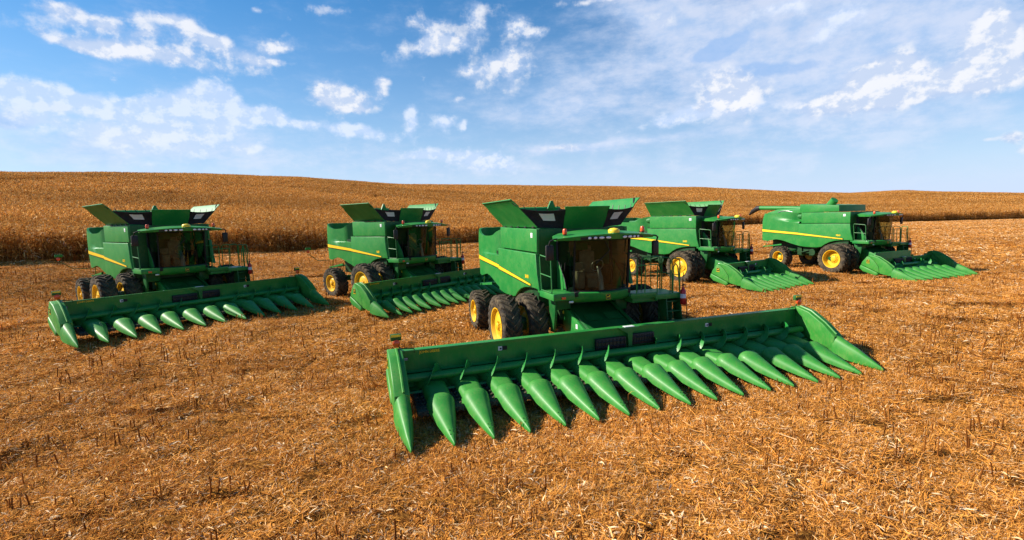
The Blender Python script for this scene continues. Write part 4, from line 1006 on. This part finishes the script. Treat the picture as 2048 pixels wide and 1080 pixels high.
# ------------------------------------------------------------------ sky with clouds laid out by bearing and elevation
CLOUDS = [
    (23.47, 16.87, 2.6, 0.82, 0.95, 'd', 8),
    (22.05, 15.96, 1.74, 0.65, 0.8, 'd', 0),
    (25.61, 14.18, 2.11, 0.74, 0.9, 'd', 0),
    (-44.32, 9.22, 1.59, 0.86, 0.8, 'd', 0),
    (-41.52, 10.35, 1.9, 0.57, 0.5, 'd', 0),
    (30.02, 13.96, 3.81, 0.71, 0.5, 'd', 0),
    (-40.32, 17.95, 1.45, 0.82, 1.0, 'c', 0),
    (-37.9, 17.59, 1.04, 0.39, 0.7, 'c', 0),
    (-35.0, 18.41, 2.61, 0.56, 0.75, 'c', 10),
    (-31.97, 18.24, 2.4, 0.83, 0.75, 'c', -25),
    (-34.72, 17.39, 1.69, 0.57, 0.9, 'c', 10),
    (-38.28, 17.14, 1.37, 0.39, 0.6, 'c', 0),
    (-40.08, 15.54, 2.29, 0.54, 0.7, 'c', -15),
    (-34.89, 15.54, 7.55, 0.83, 0.95, 'c', -5),
    (-37.39, 15.74, 1.41, 0.64, 0.6, 'c', 0),
    (-32.91, 16.45, 2.36, 0.84, 0.6, 'c', 0),
    (-29.81, 17.44, 1.6, 0.6, 0.8, 'c', 0),
    (-27.1, 16.48, 2.66, 0.89, 0.9, 'c', -8),
    (-24.31, 17.67, 1.77, 0.63, 1.0, 'c', 0),
    (-23.95, 16.22, 1.88, 0.37, 0.5, 'c', 0),
    (-41.74, 11.31, 4.72, 0.96, 0.95, 's', -6),
    (-43.4, 9.72, 1.79, 1.18, 0.7, 's', 0),
    (-38.97, 9.61, 5.15, 1.69, 0.45, 's', 0),
    (-30.67, 9.41, 5.05, 2.34, 0.5, 's', 0),
    (-35.94, 7.7, 5.61, 1.79, 0.5, 's', 0),
    (-44.23, 10.19, 1.45, 1.16, 0.55, 's', 0),
    (-35.25, 11.49, 1.51, 1.09, 0.8, 's', 0),
    (-32.12, 11.8, 2.03, 1.44, 0.75, 's', 0),
    (-29.37, 12.51, 1.93, 1.65, 0.95, 's', 0),
    (-28.43, 10.74, 3.07, 1.18, 0.6, 's', 0),
    (-24.99, 11.59, 1.86, 0.58, 0.7, 's', 0),
    (-22.45, 10.6, 5.33, 0.6, 0.7, 's', -6),
    (-19.55, 13.46, 1.51, 1.18, 1.2, 'c', 0),
    (-17.3, 13.08, 2.27, 1.2, 1.25, 'c', 0),
    (-13.78, 14.96, 1.06, 0.6, 0.9, 'c', 0),
    (-16.57, 12.2, 1.82, 0.41, 0.6, 'c', 0),
    (-13.57, 13.97, 0.75, 0.5, 0.6, 'c', 0),
    (-5.64, 13.31, 0.9, 0.31, 0.7, 'c', 10),
    (-10.73, 11.47, 0.77, 1.57, 0.9, 's', 0),
    (-16.7, 9.95, 2.35, 0.93, 0.75, 's', 0),
    (-12.74, 9.33, 2.98, 0.96, 0.5, 's', 0),
    (-7.42, 10.95, 1.79, 1.06, 0.8, 's', 0),
    (-5.01, 10.68, 0.45, 0.75, 0.7, 's', 0),
    (-8.4, 7.72, 2.8, 0.66, 0.75, 's', 0),
    (-11.47, 7.35, 1.65, 0.43, 0.5, 's', 0),
    (-27.67, 7.91, 1.43, 0.39, 0.7, 's', 0),
    (-2.82, 21.17, 2.22, 1.85, 0.7, 'c', 25),
    (-7.84, 20.2, 2.19, 1.4, 0.55, 'c', 0),
    (-9.02, 18.38, 3.82, 0.86, 0.8, 'c', 8),
    (-6.24, 19.05, 2.77, 1.19, 0.5, 'c', 0),
    (-9.97, 21.06, 1.08, 0.64, 0.5, 'c', 0),
    (-18.78, 21.31, 2.99, 0.61, 0.55, 'c', 0),
    (-22.84, 18.58, 1.23, 0.63, 0.5, 'c', 0),
    (-25.81, 20.52, 0.63, 0.3, 0.6, 'c', 0),
    (-4.12, 16.37, 1.68, 0.7, 0.6, 'c', 0),
    (1.17, 20.26, 1.34, 1.22, 0.9, 'c', 0),
    (3.28, 19.62, 1.23, 0.66, 0.8, 'c', 0),
    (1.53, 17.26, 2.25, 1.48, 0.6, 'c', 0),
    (-1.35, 15.33, 3.38, 2.03, 0.5, 'c', 0),
    (-0.73, 16.82, 2.25, 1.49, 0.4, 'c', 0),
    (-3.89, 7.12, 3.99, 1.44, 0.65, 's', 0),
    (-0.48, 6.21, 3.44, 1.12, 0.45, 's', 0),
    (6.42, 7.82, 5.08, 0.66, 0.8, 'v', -2),
    (12.55, 8.17, 10.8, 0.43, 0.8, 'v', 2),
    (5.85, 7.95, 3.4, 0.44, 0.6, 'c', 0),
    (15.23, 21.02, 5.7, 1.34, 0.95, 'v', -12),
    (18.05, 19.55, 3.03, 2.03, 0.7, 'v', 20),
    (10.47, 22.39, 4.83, 0.36, 0.7, 'c', 0),
    (17.29, 19.88, 2.55, 1.35, 0.55, 'c', 0),
    (30.74, 17.28, 17.77, 6.74, 1.3, 'v', 0),
    (24.67, 15.23, 11.12, 5.06, 0.5, 'v', 0),
    (39.33, 15.79, 10.85, 3.49, 0.6, 'v', 0),
    (34.17, 10.65, 10.94, 2.65, 0.5, 'v', 0),
    (6.52, 14.03, 8.87, 3.59, 0.6, 'v', 0),
    (3.66, 11.81, 10.09, 1.59, 0.5, 'v', 0),
    (24.26, 12.0, 3.11, 2.4, 1.35, 'c', 0),
    (22.81, 13.37, 1.64, 1.15, 0.7, 'c', 0),
    (25.69, 10.63, 2.31, 0.77, 0.7, 's', 0),
    (18.38, 10.37, 4.61, 0.82, 0.8, 's', 10),
    (20.64, 11.17, 0.6, 0.7, 0.8, 'c', 0),
    (22.84, 11.43, 3.86, 1.96, 0.5, 's', 0),
    (35.84, 11.46, 2.98, 1.8, 1.45, 'c', 10),
    (37.44, 12.22, 1.78, 1.42, 1.2, 'c', 0),
    (33.8, 10.04, 4.72, 0.98, 1.1, 'c', 5),
    (37.88, 10.27, 2.48, 1.36, 1.1, 'c', 0),
    (30.98, 9.98, 2.51, 0.74, 0.6, 's', 0),
    (43.76, 13.93, 1.23, 1.85, 1.5, 'c', 15),
    (43.28, 12.0, 1.8, 1.84, 1.4, 'c', 0),
    (41.67, 10.8, 2.69, 1.12, 1.2, 'c', 12),
    (44.12, 10.11, 1.9, 1.16, 1.1, 'c', 0),
    (33.91, 17.45, 3.47, 1.22, 0.6, 's', 0),
    (28.16, 19.04, 3.04, 1.01, 0.55, 's', 0),
    (31.6, 16.06, 2.45, 0.85, 0.4, 's', 0),
    (45.23, 5.48, 0.8, 0.47, 1.0, 'c', 0),
    (43.78, 5.55, 0.54, 0.2, 0.6, 'c', 0),
    (45.71, 4.44, 0.56, 0.55, 0.6, 'c', 0),
    (41.12, 5.8, 0.78, 0.51, 0.3, 'c', 0),
    (17.64, 4.65, 1.26, 0.54, 0.6, 'c', 0),
    (-34.42, 7.79, 11.7, 2.73, 1.0, 'v', 0),
    (-41.84, 6.87, 5.72, 2.49, 0.45, 'v', 0),
    (-17.63, 7.42, 11.33, 2.37, 0.4, 'v', 0),
    (25.8, 5.44, 20.64, 2.27, 0.5, 'v', 0),
    (37.96, 8.34, 11.84, 2.16, 0.55, 'v', 0),
    (-3.37, 5.72, 13.5, 1.45, 0.6, 'v', 0),
]
def sky():
    w = bpy.data.worlds.new('World'); S.world = w; w.use_nodes = True; nt = w.node_tree; L = nt.links.new
    bg = nt.nodes['Background']
    sk = N(nt, 'ShaderNodeTexSky', sky_type='NISHITA'); sk.sun_disc = False; sk.sun_elevation = SUN_EL; sk.sun_rotation = R(-83)
    sk.altitude = 300; sk.air_density = 1.25; sk.dust_density = .25; sk.ozone_density = 4.0
    hs = N(nt, 'ShaderNodeHueSaturation'); hs.inputs['Saturation'].default_value = 1.48; L(sk.outputs[0], hs.inputs['Color'])
    sc = N(nt, 'ShaderNodeVectorMath', operation='SCALE'); sc.inputs['Scale'].default_value = .067; L(hs.outputs[0], sc.inputs[0])
    tc = N(nt, 'ShaderNodeTexCoord'); nm = N(nt, 'ShaderNodeVectorMath', operation='NORMALIZE'); L(tc.outputs['Generated'], nm.inputs[0])
    sp = N(nt, 'ShaderNodeSeparateXYZ'); L(nm.outputs[0], sp.inputs[0])
    az = mathn(nt, 'ARCTAN2', sp.outputs[0], sp.outputs[1]); el = mathn(nt, 'ARCSINE', sp.outputs[2])
    K = 180/PI
    cb = N(nt, 'ShaderNodeCombineXYZ'); L(mathn(nt, 'MULTIPLY', az, K), cb.inputs[0]); L(mathn(nt, 'MULTIPLY', el, K), cb.inputs[1])
    P = cb.outputs[0]
    def noise(vec, scale, det, rough=.55, off=(0, 0, 0), st=(1, 1, 1), col=False):
        mp = N(nt, 'ShaderNodeMapping'); mp.inputs['Location'].default_value = off; mp.inputs['Scale'].default_value = st; L(vec, mp.inputs[0])
        n = N(nt, 'ShaderNodeTexNoise'); n.inputs['Scale'].default_value = scale; n.inputs['Detail'].default_value = det; n.inputs['Roughness'].default_value = rough; L(mp.outputs[0], n.inputs['Vector']); return n.outputs[1 if col else 0]
    # outlines wander
    wn = noise(P, .22, 3, .5, (3, 7, 1), col=True); ws = N(nt, 'ShaderNodeVectorMath', operation='SUBTRACT'); L(wn, ws.inputs[0]); ws.inputs[1].default_value = (.5, .5, .5)
    wm = N(nt, 'ShaderNodeVectorMath', operation='MULTIPLY'); L(ws.outputs[0], wm.inputs[0]); wm.inputs[1].default_value = (2.2, 1.2, 0)
    wa = N(nt, 'ShaderNodeVectorMath', operation='ADD'); L(P, wa.inputs[0]); L(wm.outputs[0], wa.inputs[1]); Q = wa.outputs[0]
    def field(kind):
        tot = None
        for a, e, wa_, he, wt, kd, tilt in CLOUDS:
            if kd != kind: continue
            src = Q
            if tot is not None:      # keeps the evaluation in sequence, so few values are alive at once
                ma = N(nt, 'ShaderNodeVectorMath', operation='MULTIPLY_ADD'); L(tot, ma.inputs[0]); ma.inputs[1].default_value = (0, 0, 0); L(Q, ma.inputs[2]); src = ma.outputs[0]
            mp = N(nt, 'ShaderNodeMapping', vector_type='TEXTURE'); mp.inputs['Location'].default_value = (a, e, 0); mp.inputs['Rotation'].default_value = (0, 0, R(tilt)); mp.inputs['Scale'].default_value = (wa_, he, 1); L(src, mp.inputs[0])
            d = N(nt, 'ShaderNodeVectorMath', operation='DOT_PRODUCT'); L(mp.outputs[0], d.inputs[0]); L(mp.outputs[0], d.inputs[1])
            g = mathn(nt, 'MULTIPLY', mathn(nt, 'POWER', 2.718, mathn(nt, 'MULTIPLY', d.outputs['Value'], -1)), wt)
            tot = g if tot is None else mathn(nt, 'ADD', tot, g)
        return tot
    def sstep(v, lo, hi):
        m = N(nt, 'ShaderNodeMapRange', interpolation_type='SMOOTHSTEP'); m.inputs[1].default_value = lo; m.inputs[2].default_value = hi; L(v, m.inputs[0]); return m.outputs[0]
    # heaped clouds
    b0 = noise(P, .46, 10, .60, (0, 0, 0), (1, 1.2, 1)); b1 = noise(P, .46, 10, .60, (.55, -.75, 0), (1, 1.2, 1))
    base = field('c')
    dens = mathn(nt, 'ADD', mathn(nt, 'MULTIPLY', base, .92), mathn(nt, 'MULTIPLY', mathn(nt, 'SUBTRACT', b0, .5), 1.55))
    alpha = sstep(dens, .20, .86)
    lit = sstep(mathn(nt, 'ADD', mathn(nt, 'MULTIPLY', mathn(nt, 'SUBTRACT', b0, b1), 4.6), .52), .2, 1.0)
    thick = sstep(dens, .45, 1.05)
    ccol = N(nt, 'ShaderNodeMix', data_type='RGBA'); ccol.inputs[6].default_value = (.27, .35, .50, 1); ccol.inputs[7].default_value = (.53, .535, .56, 1)
    L(mathn(nt, 'ADD', mathn(nt, 'MULTIPLY', lit, .75), mathn(nt, 'MULTIPLY', thick, .25), True), ccol.inputs[0])
    # softer, paler heaps low down, seen through more air
    sb = field('s'); sd = mathn(nt, 'ADD', mathn(nt, 'MULTIPLY', sb, .85), mathn(nt, 'MULTIPLY', mathn(nt, 'SUBTRACT', b0, .5), 1.25)); sa = mathn(nt, 'MULTIPLY', sstep(sd, .20, .70), .78)
    # thin veils and wisps
    v0 = noise(P, .20, 9, .64, (5, 2, 0), (1, 2.3, 1)); vb = field('v')
    vd = mathn(nt, 'ADD', mathn(nt, 'MULTIPLY', vb, .8), mathn(nt, 'MULTIPLY', mathn(nt, 'SUBTRACT', v0, .5), 1.5)); va = mathn(nt, 'MULTIPLY', sstep(vd, -.10, 1.25), .80)
    # pale band low over the skyline
    hz = mathn(nt, 'MULTIPLY', mathn(nt, 'POWER', 2.718, mathn(nt, 'MULTIPLY', mathn(nt, 'MAXIMUM', el, 0), -5.2)), .95)
    def over(bottom, top, f):
        m = N(nt, 'ShaderNodeMix', data_type='RGBA'); L(bottom, m.inputs[6]); m.inputs[7].default_value = (1, 1, 1, 1)
        if isinstance(top, tuple): m.inputs[7].default_value = top
        else: L(top, m.inputs[7])
        L(f, m.inputs[0]); return m.outputs[2]
    c = over(sc.outputs[0], (.34, .43, .62, 1), hz)
    vcol = N(nt, 'ShaderNodeMix', data_type='RGBA'); vcol.inputs[6].default_value = (.26, .36, .53, 1); vcol.inputs[7].default_value = (.42, .46, .56, 1); L(sstep(mathn(nt, 'ADD', mathn(nt, 'MULTIPLY', v0, .6), mathn(nt, 'MULTIPLY', b1, .4)), .34, .62), vcol.inputs[0])
    c = over(c, vcol.outputs[2], va)
    # darker blue-grey scraps hanging in front of the veil
    dd = mathn(nt, 'ADD', mathn(nt, 'MULTIPLY', field('d'), 1.0), mathn(nt, 'MULTIPLY', mathn(nt, 'SUBTRACT', b0, .5), 1.2)); c = over(c, (.17, .29, .50, 1), mathn(nt, 'MULTIPLY', sstep(dd, .22, .60), .62))
    scol = N(nt, 'ShaderNodeMix', data_type='RGBA'); scol.inputs[6].default_value = (.34, .42, .57, 1); scol.inputs[7].default_value = (.47, .51, .59, 1); L(lit, scol.inputs[0])
    c = over(c, scol.outputs[2], sa)
    c = over(c, ccol.outputs[2], mathn(nt, 'MULTIPLY', alpha, .88))
    L(c, bg.inputs[0]); bg.inputs[1].default_value = 1.0
sky()
